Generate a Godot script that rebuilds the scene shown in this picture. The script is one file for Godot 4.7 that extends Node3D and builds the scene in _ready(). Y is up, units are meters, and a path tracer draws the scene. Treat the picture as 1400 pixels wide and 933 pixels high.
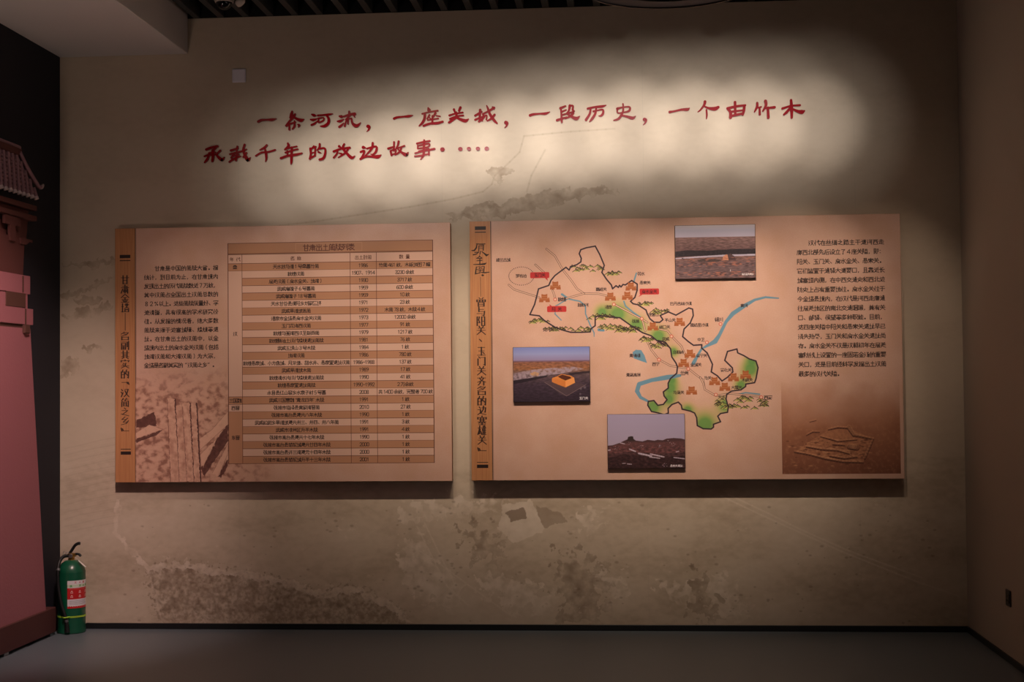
extends Node3D
# A wall of a museum gallery: two printed boards, raised red lettering, a model watchtower at the side.
# y is up, metres; the lettered wall is the plane z = 0, the camera looks along -z from 8.8 m away.

const LEFT := -3.539
const RIGHT := 1.975
const HIGH := 3.787
const SOFFIT := 3.566
const BACK := 11.0

var taken := {}
var M := {}

func _ready():
	var cam := Camera3D.new()
	cam.name = "camera"
	cam.position = Vector3(0, 1.487, 8.8)
	cam.basis = Basis(Vector3.UP, 0.08042) * Basis(Vector3.RIGHT, 0.02993) * Basis(Vector3.BACK, -0.00966)
	cam.fov = rad_to_deg(2.0 * atan(466.5 / 1984.92))
	cam.near = 0.05
	cam.far = 60.0
	add_child(cam)
	cam.current = true
	var env := Environment.new()
	env.background_mode = Environment.BG_COLOR
	env.background_color = Color.BLACK
	env.tonemap_mode = Environment.TONE_MAPPER_LINEAR
	env.tonemap_exposure = 1.0
	env.sdfgi_enabled = true
	env.ssao_enabled = true
	env.ssil_enabled = true
	var around := WorldEnvironment.new()
	around.name = "environment"
	around.environment = env
	add_child(around)
	materials()
	room()
	lamps()
	boards()
	photographs()
	lettering()
	watchtower()
	extinguisher()
	fittings()

# ---------------------------------------------------------------- lamps: every one a fitting with its light, two of them added as fill
func lamps():
	var warm := Color(1.0, 0.90, 0.81)
	var white := Color(1.0, 0.97, 0.95)
	# spotlights on one ceiling track, aimed at the boards
	var strong := [0.4, 1.1, 1.85, 2.4, 3.0, 3.5, 4.1, 4.2, 2.9, 1.0]
	for i in strong.size():
		var x := -3.02 + 0.5 * i
		spotlight("black spotlight aimed at the printed boards from the ceiling track", "spotlights on the boards", Vector3(maxf(x, -2.62), 3.56, 1.6), Vector3(x, 1.63 if i < 4 else (1.58 if i < 8 else 1.70), 0), warm, 19.0, strong[i], 48.0, strong[i] * 0.03)
	# spotlights on a second track, aimed at the red lettering
	strong = [4.6, 9.8, 13.6, 15.2, 15.6, 15.4, 14.8, 14.2, 13.0, 7.4]
	for i in strong.size():
		var x := -2.15 + 0.365 * i
		spotlight("black spotlight aimed at the red lettering from the ceiling track", "spotlights on the lettering", Vector3(x * 0.96, 3.42, 4.5), Vector3(x, minf(2.80 + 0.038 * i, 3.03), 0), white, 4.6, strong[i] * 0.78, 8.2, strong[i] * 0.31)
	# a spotlight on the model tower
	spotlight("lone spotlight aimed at the red model watchtower", "", Vector3(-2.2, 3.55, 2.6), Vector3(-3.5, 1.0, 0.7), Color(1.0, 0.86, 0.82), 24.0, 8.5, 45.0, 0.2)
	# two plain downlights further back in the room
	for at in [Vector3(-1.58, 3.70, 2.80), Vector3(0.46, 3.70, 2.66)]: downlight(at, 0.25)
	# an added fill panel on the right wall, out of the picture: the soft light on the left of the room
	var b := thing("added_side_fill", "long glowing white panel added unseen on the side wall as soft fill", "added fill light", Vector3(RIGHT, 0.9, 4.6))
	part("case", box_mesh(Vector3(0.08, 1.4, 3.0), 0.006, Vector3(-0.041, 0.7, 0)), M.black_metal, b)
	part("fill_face", box_mesh(Vector3(0.006, 1.3, 2.9), 0.0, Vector3(-0.085, 0.7, 0)), glow(Color(1.0, 0.93, 0.93), 0.2), b)
	var soft := AreaLight3D.new()
	soft.name = "side_fill_light"
	soft.area_size = Vector2(2.9, 1.3)
	soft.basis = Basis(Vector3.UP, PI / 2)
	soft.position = Vector3(-0.10, 0.7, 0)
	soft.light_color = Color(1.0, 0.90, 0.86)
	soft.light_energy = 0.7
	soft.area_range = 14.0
	soft.shadow_enabled = true
	b.add_child(soft)
	# an added fill box with a glowing top by the left wall, out of the picture: it lights the beam and the wall from below
	var v := thing("added_up_fill", "low dark box with a glowing top added unseen by the left wall as fill", "display table", Vector3(-3.22, 0, 3.35))
	part("fill_body", box_mesh(Vector3(0.56, 0.84, 1.5), 0.006, Vector3(0, 0.42, 0)), M.black_metal, v)
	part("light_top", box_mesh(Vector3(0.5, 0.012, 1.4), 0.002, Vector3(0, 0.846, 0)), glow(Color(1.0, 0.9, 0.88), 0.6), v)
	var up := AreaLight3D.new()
	up.name = "up_fill_light"
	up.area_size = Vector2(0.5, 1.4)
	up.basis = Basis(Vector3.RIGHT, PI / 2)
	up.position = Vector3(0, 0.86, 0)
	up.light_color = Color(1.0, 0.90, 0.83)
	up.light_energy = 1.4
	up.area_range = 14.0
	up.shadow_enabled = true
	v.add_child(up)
	for z in [1.6, 4.5]:
		var rail := mesh_node("track_rail", box_mesh(Vector3(4.6, 0.03, 0.035), 0.004), M.black_metal)
		rail.position = Vector3(-0.38, HIGH - 0.016, z)
		tag(rail, "black ceiling track of the %s row of spotlights" % ("board" if z < 2.0 else "lettering"), "track", "ceiling tracks")
		add_child(rail)

func spotlight(label: String, group: String, at: Vector3, aim: Vector3, tint: Color, half: float, strength: float, spill: float, faint: float):
	var t := thing("track_spotlight", label, "spotlight", at, group)
	var look := Basis.looking_at(aim - at, Vector3.UP)
	var can := part("housing", lathe_mesh([Vector2(0, 0.10), Vector2(0.036, 0.10), Vector2(0.042, 0.09), Vector2(0.042, -0.014), Vector2(0.038, -0.014), Vector2(0.037, 0.0), Vector2(0.0, 0.0)], 20), M.black_metal, t)
	can.basis = look * Basis(Vector3.RIGHT, PI / 2)
	var lens := part("lens", lathe_mesh([Vector2(0, -0.004), Vector2(0.034, -0.004), Vector2(0.034, -0.001), Vector2(0, -0.001)], 20), glow(tint, 3.0), t)
	lens.basis = can.basis
	var room_above := HIGH - 0.032 - at.y
	part("stem", tube_mesh([Vector3(0, 0, 0), Vector3(0, room_above, 0)], 0.008, 8), M.black_metal, t)
	part("adapter", box_mesh(Vector3(0.08, 0.018, 0.03), 0.003, Vector3(0, room_above - 0.010, 0)), M.black_metal, t)
	for e in [["beam_light", half, strength], ["spill_light", spill, faint]]:
		var l := SpotLight3D.new()
		l.name = e[0]
		l.basis = look
		l.position = look * Vector3(0, 0, -0.045)
		l.light_color = tint
		l.light_energy = e[2]
		l.light_size = 0.03
		l.spot_angle = e[1]
		l.spot_angle_attenuation = 1.0
		l.spot_range = 14.0
		l.spot_attenuation = 2.0
		l.shadow_enabled = true
		t.add_child(l, true)

func downlight(at: Vector3, energy: float):
	var t := thing("ceiling_downlight", "round white downlight in the dark slat ceiling", "downlight", at, "ceiling downlights")
	part("rim", lathe_mesh([Vector2(0.075, 0.05), Vector2(0.09, 0.05), Vector2(0.095, -0.012), Vector2(0.08, -0.012), Vector2(0.075, 0.0)], 24), M.white_plastic, t)
	part("diffuser", lathe_mesh([Vector2(0, 0.0), Vector2(0.078, 0.0), Vector2(0.078, 0.006), Vector2(0, 0.006)], 24), glow(Color(1.0, 0.86, 0.72), 6.0), t)
	var l := SpotLight3D.new()
	l.name = "down_light"
	l.rotation.x = -PI / 2
	l.position.y = -0.02
	l.light_color = Color(1.0, 0.84, 0.70)
	l.light_energy = energy
	l.light_size = 0.07
	l.spot_angle = 60.0
	l.spot_angle_attenuation = 1.0
	l.spot_range = 14.0
	l.spot_attenuation = 2.0
	l.shadow_enabled = true
	t.add_child(l, true)

# ---------------------------------------------------------------- nodes
func numbered(called: String) -> String:
	taken[called] = taken.get(called, -1) + 1
	return called if taken[called] == 0 else "%s_%03d" % [called, taken[called]]

func tag(o: Node, label: String, category: String, group := ""):
	o.set_meta("label", label)
	o.set_meta("category", category)
	if group: o.set_meta("group", group)

func thing(called: String, label: String, category: String, at := Vector3.ZERO, group := "") -> Node3D:
	var o := Node3D.new()
	o.name = numbered(called)
	o.position = at
	tag(o, label, category, group)
	add_child(o)
	return o

func mesh_node(called: String, m: Mesh, mat: Material) -> MeshInstance3D:
	var o := MeshInstance3D.new()
	o.name = numbered(called)
	o.mesh = m
	o.material_override = mat
	return o

func part(called: String, m: Mesh, mat: Material, parent: Node, label := "") -> MeshInstance3D:
	var o := MeshInstance3D.new()
	o.name = called
	o.mesh = m
	o.material_override = mat
	parent.add_child(o, true)
	if label: o.set_meta("label", label)
	return o

func structure(called: String, m: Mesh, mat: Material) -> MeshInstance3D:
	var o := mesh_node(called, m, mat)
	o.set_meta("kind", "structure")
	add_child(o)
	return o

# ---------------------------------------------------------------- shapes
func quad(st: SurfaceTool, a: Vector3, b: Vector3, c: Vector3, d: Vector3, n: Vector3):
	# a b c d run clockwise seen from the side that n points to; turned round if they do not
	var p := [a, b, c, d]
	if (b - a).cross(c - a).dot(n) > 0.0: p = [a, d, c, b]
	for i in [0, 1, 2, 0, 2, 3]:
		st.set_normal(n)
		st.add_vertex(p[i])

func add_box(st: SurfaceTool, size: Vector3, bevel := 0.0, at := Vector3.ZERO, turn := Basis.IDENTITY):
	var h := size / 2.0
	var e: float = min(bevel, min(h.x, min(h.y, h.z)) * 0.9)
	var inner := h - Vector3(e, e, e)
	for axis in 3:
		for s in [-1.0, 1.0]:
			var n := Vector3.ZERO
			n[axis] = s
			var u := Vector3.ZERO
			u[(axis + 1) % 3] = inner[(axis + 1) % 3]
			var v := Vector3.ZERO
			v[(axis + 2) % 3] = inner[(axis + 2) % 3]
			var o: Vector3 = n * h[axis]
			quad(st, at + turn * (o - u - v), at + turn * (o + u - v), at + turn * (o + u + v), at + turn * (o - u + v), turn * n)
	if e <= 0.0: return
	for axis in 3:
		var a1 := (axis + 1) % 3
		var a2 := (axis + 2) % 3
		for s1 in [-1.0, 1.0]:
			for s2 in [-1.0, 1.0]:
				var along := Vector3.ZERO
				along[axis] = inner[axis]
				var p := Vector3.ZERO
				p[a1] = s1 * h[a1]
				p[a2] = s2 * inner[a2]
				var q := Vector3.ZERO
				q[a1] = s1 * inner[a1]
				q[a2] = s2 * h[a2]
				var n := Vector3.ZERO
				n[a1] = s1
				n[a2] = s2
				quad(st, at + turn * (p - along), at + turn * (p + along), at + turn * (q + along), at + turn * (q - along), turn * n.normalized())

func box_mesh(size: Vector3, bevel := 0.0, at := Vector3.ZERO, turn := Basis.IDENTITY) -> ArrayMesh:
	var st := SurfaceTool.new()
	st.begin(Mesh.PRIMITIVE_TRIANGLES)
	add_box(st, size, bevel, at, turn)
	return st.commit()

func lathe_mesh(profile: Array, sides := 24, smooth := false) -> ArrayMesh:
	# profile: (radius, height) going round the outline; turned about y
	var st := SurfaceTool.new()
	st.begin(Mesh.PRIMITIVE_TRIANGLES)
	var area := 0.0
	for i in profile.size():
		area += profile[i].cross(profile[(i + 1) % profile.size()])
	var normals := []
	for i in profile.size() - 1:
		var d: Vector2 = profile[i + 1] - profile[i]
		normals.append(Vector2(d.y, -d.x).normalized() * (1.0 if area > 0.0 else -1.0))
	for i in profile.size() - 1:
		var a: Vector2 = profile[i]
		var b: Vector2 = profile[i + 1]
		var na: Vector2 = normals[i]
		var nb: Vector2 = normals[i]
		if smooth and i > 0 and normals[i - 1].dot(na) > 0.4: na = (na + normals[i - 1]).normalized()
		if smooth and i + 1 < normals.size() and normals[i + 1].dot(nb) > 0.4: nb = (nb + normals[i + 1]).normalized()
		for k in sides:
			var f := []
			for e in [[a, na, 0], [a, na, 1], [b, nb, 1], [b, nb, 0]]:
				var t: float = TAU * (k + e[2]) / sides
				f.append([Vector3(e[0].x * cos(t), e[0].y, e[0].x * sin(t)), Vector3(e[1].x * cos(t), e[1].y, e[1].x * sin(t))])
			var order := [0, 1, 2, 0, 2, 3]
			var face: Vector3 = (f[1][0] - f[0][0]).cross(f[2][0] - f[0][0]) + (f[2][0] - f[0][0]).cross(f[3][0] - f[0][0])
			if face.dot(f[0][1] + f[2][1]) > 0.0: order = [0, 2, 1, 0, 3, 2]
			for j in order:
				st.set_normal(f[j][1])
				st.add_vertex(f[j][0])
	return st.commit()

func tube_mesh(points: Array, radius, sides := 10) -> ArrayMesh:
	var st := SurfaceTool.new()
	st.begin(Mesh.PRIMITIVE_TRIANGLES)
	var rings := []
	var up := Vector3(0.13, 0.31, 0.94).normalized()
	for i in points.size():
		var dir: Vector3 = (points[min(i + 1, points.size() - 1)] - points[max(i - 1, 0)]).normalized()
		var x := dir.cross(up).normalized()
		if x.length() < 0.1: x = dir.cross(Vector3.RIGHT).normalized()
		var y := x.cross(dir)
		var r: float = radius[i] if radius is Array else radius
		var ring := []
		for k in sides:
			ring.append([points[i] + (x * cos(TAU * k / sides) + y * sin(TAU * k / sides)) * r, x * cos(TAU * k / sides) + y * sin(TAU * k / sides)])
		rings.append(ring)
	for i in points.size() - 1:
		for k in sides:
			var f := [rings[i][k], rings[i][(k + 1) % sides], rings[i + 1][(k + 1) % sides], rings[i + 1][k]]
			for j in [0, 1, 2, 0, 2, 3]:
				st.set_normal(f[j][1])
				st.add_vertex(f[j][0])
	for e in [0, points.size() - 1]:
		var n: Vector3 = (points[e] - points[1 if e == 0 else e - 1]).normalized()
		for k in sides:
			quad(st, points[e], rings[e][k][0], rings[e][(k + 1) % sides][0], points[e], n)
	return st.commit()

func curve(points: Array, steps := 8) -> Array:
	var out := []
	for i in points.size() - 1:
		var p0 = points[max(i - 1, 0)]
		var p3 = points[min(i + 2, points.size() - 1)]
		for k in steps:
			out.append(points[i].cubic_interpolate(points[i + 1], p0, p3, float(k) / steps))
	out.append(points[-1])
	return out

func prism_mesh(outline: Array, depth: float, across := Basis.IDENTITY) -> ArrayMesh:
	# outline in x, y; pushed out along +z by depth; then turned
	var st := SurfaceTool.new()
	st.begin(Mesh.PRIMITIVE_TRIANGLES)
	add_prism(st, outline, 0.0, depth, across)
	return st.commit()

func add_prism(st: SurfaceTool, outline: Array, z0: float, z1: float, across := Basis.IDENTITY, at := Vector3.ZERO):
	var poly := PackedVector2Array(outline)
	var area := 0.0
	for k in poly.size(): area += poly[k].cross(poly[(k + 1) % poly.size()])
	if area > 0.0: poly.reverse()   # clockwise with y up: the outside lies to the left of each edge
	var ids := Geometry2D.triangulate_polygon(poly)
	for s in [[z1, 1.0], [z0, -1.0]]:
		for k in range(0, ids.size(), 3):
			var tri := [ids[k], ids[k + 1], ids[k + 2]]
			var a := poly[tri[0]]
			var b := poly[tri[1]]
			var c := poly[tri[2]]
			if ((b - a).cross(c - a) > 0.0) == (s[1] > 0.0): tri = [tri[0], tri[2], tri[1]]
			for j in tri:
				st.set_normal(across * Vector3(0, 0, s[1]))
				st.add_vertex(at + across * Vector3(poly[j].x, poly[j].y, s[0]))
	for k in poly.size():
		var a := poly[k]
		var b := poly[(k + 1) % poly.size()]
		if a.distance_to(b) < 1e-6: continue
		var n := Vector3(-(b - a).y, (b - a).x, 0).normalized()
		var mid := Vector3((a + b).x / 2, (a + b).y / 2, 0)
		quad(st, at + across * Vector3(a.x, a.y, z0), at + across * Vector3(b.x, b.y, z0), at + across * Vector3(b.x, b.y, z1), at + across * Vector3(a.x, a.y, z1), across * n)

func sheet_mesh(size: Vector2, uv := Rect2(0, 0, 1, 1)) -> ArrayMesh:
	# a sheet in the xy plane facing +z, origin at its lower left corner
	var st := SurfaceTool.new()
	st.begin(Mesh.PRIMITIVE_TRIANGLES)
	var p := [Vector3(0, 0, 0), Vector3(0, size.y, 0), Vector3(size.x, size.y, 0), Vector3(size.x, 0, 0)]
	var t := [Vector2(uv.position.x, uv.end.y), uv.position, Vector2(uv.end.x, uv.position.y), uv.end]
	for j in [0, 1, 2, 0, 2, 3]:
		st.set_normal(Vector3.BACK)
		st.set_uv(t[j])
		st.add_vertex(p[j])
	return st.commit()

# ---------------------------------------------------------------- materials
func matte(r: float, g: float, b: float, rough := 0.8, metal := 0.0) -> StandardMaterial3D:
	var m := StandardMaterial3D.new()
	m.albedo_color = Color8(int(r), int(g), int(b))
	m.roughness = rough
	m.metallic = metal
	return m

func glow(c: Color, e: float) -> StandardMaterial3D:
	var m := StandardMaterial3D.new()
	m.albedo_color = Color(0.9, 0.9, 0.9)
	m.emission_enabled = true
	m.emission = c
	m.emission_energy_multiplier = e
	return m

func printed(c: Canvas, rough := 0.55) -> StandardMaterial3D:
	var m := StandardMaterial3D.new()
	m.albedo_texture = c.texture()
	m.roughness = rough
	m.texture_repeat = false
	return m

func grain(m: StandardMaterial3D, scale: float, depth: float, freq := 0.03):
	var n := NoiseTexture2D.new()
	n.width = 256
	n.height = 256
	n.seamless = true
	n.noise = FastNoiseLite.new()
	n.noise.seed = 5
	n.noise.frequency = freq
	m.heightmap_enabled = true
	m.heightmap_texture = n
	m.heightmap_scale = depth
	m.uv1_triplanar = true
	m.uv1_world_triplanar = true
	m.uv1_scale = Vector3.ONE * scale

func materials():
	M.black_metal = matte(22, 22, 24, 0.45, 0.3)
	M.white_plastic = matte(234, 228, 238, 0.4)
	M.slat = matte(62, 62, 62, 0.6)
	M.void = matte(8, 8, 9, 0.9)
	M.baseboard = matte(26, 27, 29, 0.45)
	M.floor = matte(100, 110, 118, 0.4)
	grain(M.floor, 1.4, 0.02, 0.02)
	M.side_wall = matte(178, 165, 150, 0.85)
	grain(M.side_wall, 2.0, 0.05, 0.05)
	M.plaster = matte(214, 208, 206, 0.85)
	grain(M.plaster, 2.0, 0.04, 0.05)
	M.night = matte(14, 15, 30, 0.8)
	M.board_edge = matte(150, 104, 72, 0.6)
	M.board_back = matte(60, 42, 32, 0.8)
	M.photo_edge = matte(34, 26, 26, 0.5)
	M.red_acrylic = matte(134, 6, 18, 0.09)
	M.brick_red = matte(158, 96, 104, 0.8)
	grain(M.brick_red, 3.0, 0.06, 0.05)
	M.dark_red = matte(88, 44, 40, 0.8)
	M.plinth = matte(78, 38, 36, 0.7)
	M.timber_and_shade = matte(86, 52, 44, 0.7)  # beam-end wood brown; also painted as shade in the tower slot, grooves and recess
	M.tile = matte(140, 104, 112, 0.7)
	M.tile_end = matte(180, 160, 160, 0.6)
	M.green = matte(4, 84, 58, 0.25)
	M.green.clearcoat_enabled = true
	M.green.clearcoat = 0.5
	M.rubber = matte(18, 18, 19, 0.5)
	M.brass = matte(190, 150, 80, 0.3, 0.9)
	M.band = matte(160, 205, 60, 0.5)
	M.paper = matte(226, 222, 216, 0.6)
	M.steel = matte(170, 170, 172, 0.3, 0.9)
	M.outlet = matte(40, 32, 28, 0.5)
	M.lens_black = matte(10, 10, 12, 0.06)
	M.cream = matte(196, 180, 170, 0.5)
	M.pendant = matte(120, 106, 100, 0.6)

# ---------------------------------------------------------------- a sheet of print
class Canvas:
	var w: int
	var h: int
	var k: float          # pixels in a millimetre
	var b: PackedByteArray

	func _init(wide_mm: float, high_mm: float, scale: float, paper: Color):
		k = scale
		w = int(wide_mm * k)
		h = int(high_mm * k)
		b = PackedByteArray()
		b.resize(w * h * 3)
		var r := paper.r8
		var g := paper.g8
		var l := paper.b8
		var row := PackedByteArray()
		row.resize(w * 3)
		for x in w:
			row[x * 3] = r
			row[x * 3 + 1] = g
			row[x * 3 + 2] = l
		b.clear()
		for y in h: b.append_array(row)

	func texture() -> ImageTexture:
		return ImageTexture.create_from_image(Image.create_from_data(w, h, false, Image.FORMAT_RGB8, b))

	func put(x: int, y: int, c: Color, a: float):
		if x < 0 or y < 0 or x >= w or y >= h: return
		var i := (y * w + x) * 3
		b[i] = int(b[i] + (c.r * 255.0 - b[i]) * a)
		b[i + 1] = int(b[i + 1] + (c.g * 255.0 - b[i + 1]) * a)
		b[i + 2] = int(b[i + 2] + (c.b * 255.0 - b[i + 2]) * a)

	func seg(p: Vector2, q: Vector2, t0: float, t1: float, c: Color, a := 1.0):   # pixels
		var n := int(ceil(p.distance_to(q) / 16.0))
		if n > 1:
			for i in n: seg(p.lerp(q, float(i) / n), p.lerp(q, float(i + 1) / n), lerpf(t0, t1, float(i) / n), lerpf(t0, t1, float(i + 1) / n), c, a)
			return
		var r := maxf(t0, t1) / 2.0 + 1.0
		var x0 := maxi(0, int(minf(p.x, q.x) - r))
		var x1 := mini(w - 1, int(maxf(p.x, q.x) + r))
		var y0 := maxi(0, int(minf(p.y, q.y) - r))
		var y1 := mini(h - 1, int(maxf(p.y, q.y) + r))
		var d := q - p
		var dd := maxf(d.length_squared(), 1e-6)
		var cr := c.r * 255.0
		var cg := c.g * 255.0
		var cb := c.b * 255.0
		for y in range(y0, y1 + 1):
			for x in range(x0, x1 + 1):
				var ex := x + 0.5 - p.x
				var ey := y + 0.5 - p.y
				var t := clampf((ex * d.x + ey * d.y) / dd, 0.0, 1.0)
				ex -= d.x * t
				ey -= d.y * t
				var cover := (t0 + (t1 - t0) * t) / 2.0 + 0.5 - sqrt(ex * ex + ey * ey)
				if cover > 0.0:
					if cover > 1.0: cover = 1.0
					cover *= a
					var i := (y * w + x) * 3
					b[i] = int(b[i] + (cr - b[i]) * cover)
					b[i + 1] = int(b[i + 1] + (cg - b[i + 1]) * cover)
					b[i + 2] = int(b[i + 2] + (cb - b[i + 2]) * cover)

	func line(pts: Array, t: float, c: Color, a := 1.0):   # flat x, y list in millimetres
		for i in range(0, pts.size() - 2, 2):
			seg(Vector2(pts[i], pts[i + 1]) * k, Vector2(pts[i + 2], pts[i + 3]) * k, t * k, t * k, c, a)

	func brush(pts: Array, c: Color, a := 1.0):   # flat x, y, width list in millimetres
		for i in range(0, pts.size() - 3, 3):
			seg(Vector2(pts[i], pts[i + 1]) * k, Vector2(pts[i + 3], pts[i + 4]) * k, pts[i + 2] * k, pts[i + 5] * k, c, a)

	func rect(x0: float, y0: float, x1: float, y1: float, c: Color, a := 1.0):
		for y in range(int(round(y0 * k)), int(round(y1 * k))):
			for x in range(int(round(x0 * k)), int(round(x1 * k))): put(x, y, c, a)

	func spans(pts: Array, y: int) -> Array:   # where a row of pixels lies inside a flat x, y outline
		var xs := []
		var yy := (y + 0.5) / k
		var n := pts.size() / 2
		for i in n:
			var ax: float = pts[i * 2]
			var ay: float = pts[i * 2 + 1]
			var bx: float = pts[(i + 1) % n * 2]
			var by: float = pts[(i + 1) % n * 2 + 1]
			if (ay > yy) != (by > yy): xs.append((ax + (yy - ay) * (bx - ax) / (by - ay)) * k)
		xs.sort()
		return xs

	func fill(pts: Array, c: Color, a := 1.0, rough: FastNoiseLite = null, amount := 0.0):
		var lo := 1e9
		var hi := -1e9
		for i in range(1, pts.size(), 2):
			lo = minf(lo, pts[i])
			hi = maxf(hi, pts[i])
		for y in range(maxi(0, int(lo * k)), mini(h, int(hi * k) + 1)):
			var xs := spans(pts, y)
			for s in range(0, xs.size() - 1, 2):
				for x in range(int(xs[s] + 0.5), int(xs[s + 1] + 0.5)):
					var f := a
					if rough: f = clampf(a * (1.0 + amount * rough.get_noise_2d(x / k, y / k)), 0.0, 1.0)
					put(x, y, c, f)

	func ragged(pts: Array, c: Color, a: float, shake: FastNoiseLite, amp: float, soft := 0.0):
		# like fill, with a torn natural edge; soft also breaks up the inside
		var poly := PackedVector2Array()
		var lo := Vector2(1e9, 1e9)
		var hi := -lo
		for i in range(0, pts.size(), 2):
			poly.append(Vector2(pts[i], pts[i + 1]))
			lo = lo.min(poly[-1])
			hi = hi.max(poly[-1])
		for y in range(maxi(0, int((lo.y - amp) * k)), mini(h, int((hi.y + amp) * k) + 1)):
			for x in range(maxi(0, int((lo.x - amp) * k)), mini(w, int((hi.x + amp) * k) + 1)):
				var p := Vector2(x / k, y / k)
				var n := shake.get_noise_2d(p.x, p.y)
				var m := shake.get_noise_2d(p.x + 3000.0, p.y)
				if Geometry2D.is_point_in_polygon(p + Vector2(n, m) * amp * 2.0, poly):
					put(x, y, c, clampf(a * (1.0 + soft * (n + m)), 0.0, 1.0))

	func oval(cx: float, cy: float, rx: float, ry: float, c: Color, a := 1.0, soft := 0.1):
		for y in range(int((cy - ry) * k), int((cy + ry) * k) + 1):
			for x in range(int((cx - rx) * k), int((cx + rx) * k) + 1):
				var d := Vector2((x / k - cx) / rx, (y / k - cy) / ry).length()
				if d < 1.0: put(x, y, c, a * minf(1.0, (1.0 - d) / soft))

	func speckle(x0: float, y0: float, x1: float, y1: float, amount: float, noise: FastNoiseLite, stretch := 1.0):
		# a grain of lighter and darker print
		for y in range(maxi(0, int(y0 * k)), mini(h, int(y1 * k))):
			for x in range(maxi(0, int(x0 * k)), mini(w, int(x1 * k))):
				var f := 1.0 + amount * noise.get_noise_2d(x / k / stretch, y / k)
				var i := (y * w + x) * 3
				b[i] = mini(255, int(b[i] * f))
				b[i + 1] = mini(255, int(b[i + 1] * f))
				b[i + 2] = mini(255, int(b[i + 2] * f))

	# --- characters
	static var known := {}

	static func tree(s: String, at: Array) -> Array:
		var c := s[at[0]]
		at[0] += 1
		if not c in "⿰⿱⿲⿳⿴⿵⿷⿸⿺": return [c]
		var out := [c]
		for i in (3 if c in "⿲⿳" else 2): out.append(tree(s, at))
		return out

	static func lay(t: Array, box: Rect2, out: Array):
		var c: String = t[0]
		if t.size() == 1:
			if STROKES.has(c):
				for s in STROKES[c]:
					var pts := PackedVector2Array()
					for i in range(0, s.size(), 2): pts.append(box.position + Vector2(s[i], s[i + 1]) / 12.0 * box.size)
					out.append(pts)
			elif PARTS.has(c): lay(tree(PARTS[c], [0]), box, out)
			return
		if c in "⿰⿲⿱⿳":
			var side := 0 if c in "⿰⿲" else 1
			var shares := []
			var total := 0.0
			for i in range(1, t.size()):
				var f: float = (WIDE if side == 0 else TALL).get(t[i][0], 1.0) if t[i].size() == 1 else 1.15
				shares.append(f)
				total += f
			var gap: float = box.size[side] * 0.09
			var room: float = box.size[side] - gap * (shares.size() - 1)
			var where: float = box.position[side]
			for i in shares.size():
				var inner := box
				inner.position[side] = where
				inner.size[side] = room * shares[i] / total
				where += inner.size[side] + gap
				lay(t[i + 1], inner, out)
			return
		lay(t[1], box, out)
		var cut: Array = {"⿴": [0.2, 0.2, 0.6, 0.6], "⿵": [0.26, 0.34, 0.48, 0.6], "⿷": [0.26, 0.2, 0.66, 0.6], "⿸": [0.26, 0.28, 0.72, 0.7], "⿺": [0.42, 0.0, 0.56, 0.76]}[c]
		if c == "⿸" and t[1][0] in ["尸", "户"]: cut = [0.3, 0.52, 0.66, 0.46]
		lay(t[2], Rect2(box.position + Vector2(cut[0], cut[1]) * box.size, Vector2(cut[2], cut[3]) * box.size), out)

	static func strokes(c: String) -> Array:
		if not known.has(c):
			var out := []
			lay([c], Rect2(0, 0, 1, 1), out)
			known[c] = out
		return known[c]

	func letter(c: String, cx: float, cy: float, wide: float, high: float, weight: float, ink: Color, serif := false):   # centre, millimetres
		for s in strokes(c):
			for i in s.size() - 1:
				var p := Vector2(cx + (s[i].x - 0.5) * wide, cy + (s[i].y - 0.5) * high) * k
				var q := Vector2(cx + (s[i + 1].x - 0.5) * wide, cy + (s[i + 1].y - 0.5) * high) * k
				var t := weight * k
				if serif:
					var flat := absf(q.x - p.x) / maxf(0.001, p.distance_to(q))
					t *= lerpf(1.35, 0.55, flat * flat)
				seg(p, q, t, t, ink)

	func row(text: String, x0: float, x1: float, cy: float, size: float, weight: float, ink: Color):   # spread between x0 and x1
		var n := text.length()
		for i in n:
			letter(text[i], x0 + (x1 - x0) * (i + 0.5) / n, cy, size, size, weight, ink)

	static func places(text: String) -> Array:
		# how much room each character takes: digits half a place, and a little air between digits and words
		var out := []
		for i in text.length():
			var digit := text[i] in "0123456789-"
			var f := 0.56 if digit or text[i] in "“” " else 1.0
			if i > 0 and digit != (text[i - 1] in "0123456789-") and not text[i] in "，、" and not text[i - 1] in "，、": out[-1] += 0.22
			out.append(f)
		return out

	func middle(text: String, cx: float, cy: float, size: float, step: float, weight: float, ink: Color, room := 1e9):
		var list := places(text)
		var total := 0.0
		for f in list: total += f
		step = minf(step, room / total)
		var x := cx - total * step / 2.0
		for i in text.length():
			var c := text[i]
			var f := 0.56 if c in "0123456789-“” " else 1.0
			if c != " ": letter(c, x + f * step / 2.0, cy, minf(size, step * 0.96), size, weight, ink)
			x += list[i] * step

func noise(seed_: int, freq: float, octaves := 4) -> FastNoiseLite:
	var n := FastNoiseLite.new()
	n.seed = seed_
	n.noise_type = FastNoiseLite.TYPE_SIMPLEX_SMOOTH
	n.frequency = freq
	n.fractal_octaves = octaves
	return n

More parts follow.
